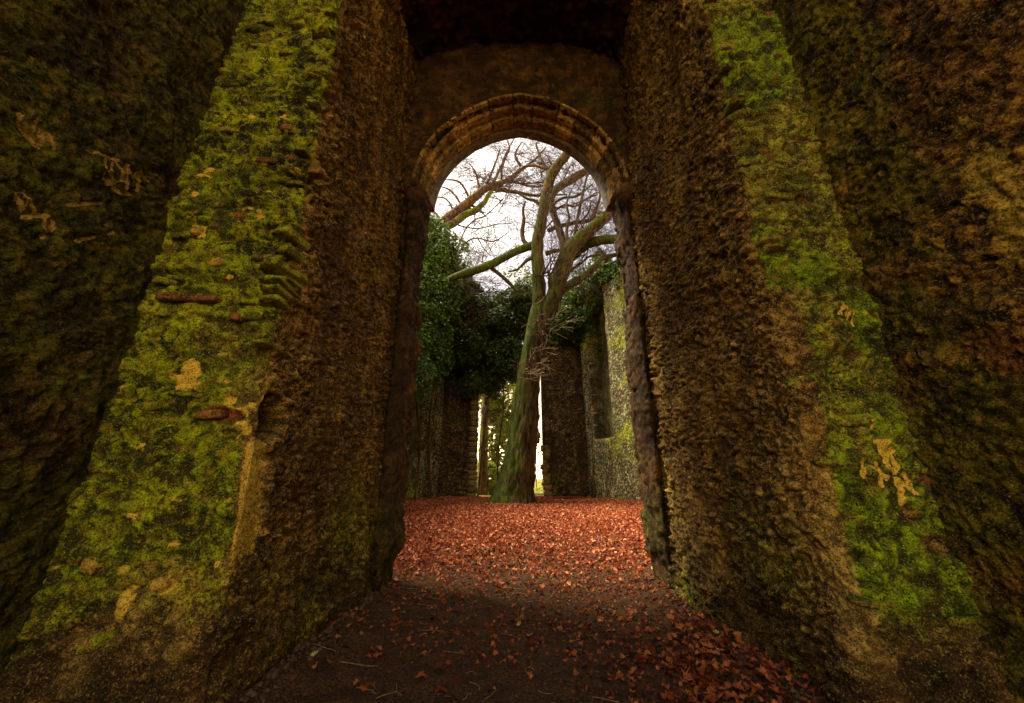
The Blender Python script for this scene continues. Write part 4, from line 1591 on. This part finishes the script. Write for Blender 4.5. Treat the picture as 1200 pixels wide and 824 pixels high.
pts = np.concatenate([sample_pts(1100, -1.7, 2.0, 2.2, 7.5, lrg), sample_pts(650, -.2, 2.0, 2.4, 4.6, lrg)])
pts = np.concatenate([pts, sample_pts(3800, -1.7, 2.0, 3.6, 8.5, lrg, lambda x, y: .25 + .75 * ss(4, 7.5, y + .3 * x))])
leaf_stuff("leaf_scatter", pts, .012, .034, 140, "small brown and orange leaf pieces scattered over the passage floor", 4, mat=M_LEAFD)
pts = sample_pts(62000, -7.2, 7.8, 5.6, 24.4, lrg, lambda x, y: leaf_density(x, y) * (.35 + .65 * ss(24, 12, y) + .25) * ((np.abs(x) < 1.9) | (y > 6.3)))
leaf_stuff("leaf_carpet", pts, .022, .052, 150, "carpet of red and orange fallen leaves covering the nave floor", 2, .55, .03)

# pebbles and sticks on the path
tw = Twigs()
for k in range(90):
    x, y = lrg.uniform(-1.6, 1.8), lrg.uniform(2.8, 9)
    a = lrg.uniform(0, 6.28)
    L = lrg.uniform(.05, .30)
    z = gz1(x, y) + .012
    p = np.array([x, y, z])
    d = np.array([math.cos(a), math.sin(a) * .6, .03])
    for _ in range(3):
        q = p + d * L / 3
        q[2] = gz1(q[0], q[1]) + .013
        tw.shoot(p, q, .004, .003)
        p = q
        d = d + lrg.normal(0, .25, 3) * np.array([1, 1, 0])
o = tw.build("stick_litter", M_STICK)
tag(o, "thin broken sticks strewn on the dark earth path", kind="stuff")

pv, pf, n0 = [], [], 0
t8 = np.array([(1, 0, 0), (.5, .8, 0), (-.6, .7, 0), (-1, -.1, 0), (-.4, -.8, 0), (.6, -.7, 0), (.1, 0, .7), (0, 0, -.5)], float)
f8 = np.array([[i, (i + 1) % 6, 6] for i in range(6)] + [[(i + 1) % 6, i, 7] for i in range(6)])
for k in range(4200):
    if k < 3700:
        x, y = lrg.uniform(-1.7, 2.0), 2.4 + 4.6 * lrg.random() ** 1.2
        s_ = .004 + .014 * lrg.random() ** 2
    else:                                   # bits of the wall lying along its foot
        y = lrg.uniform(2.7, 6.2)
        d_ = abs(lrg.normal(0, .09))
        x = (XLI + .06 + d_) if lrg.random() < .5 else (XRI - .06 - d_)
        s_ = .010 + .030 * lrg.random() ** 2
    a = lrg.uniform(0, 6.28)
    Rz = np.array([[math.cos(a), -math.sin(a), 0], [math.sin(a), math.cos(a), 0], [0, 0, 1]])
    pv.append((t8 * lrg.uniform(.7, 1.2, t8.shape) * s_) @ Rz.T + np.array([x, y, 0]))
    pf.append(f8 + n0)
    n0 += 8
pv = np.concatenate(pv)
pv[:, 2] += gz(pv[:, 0], pv[:, 1]) + .006
o = link("gravel", np_mesh("gravel", pv, np.concatenate(pf), M_PEB, None))
tag(o, "fine gravel and grit scattered over the passage earth", kind="stuff")
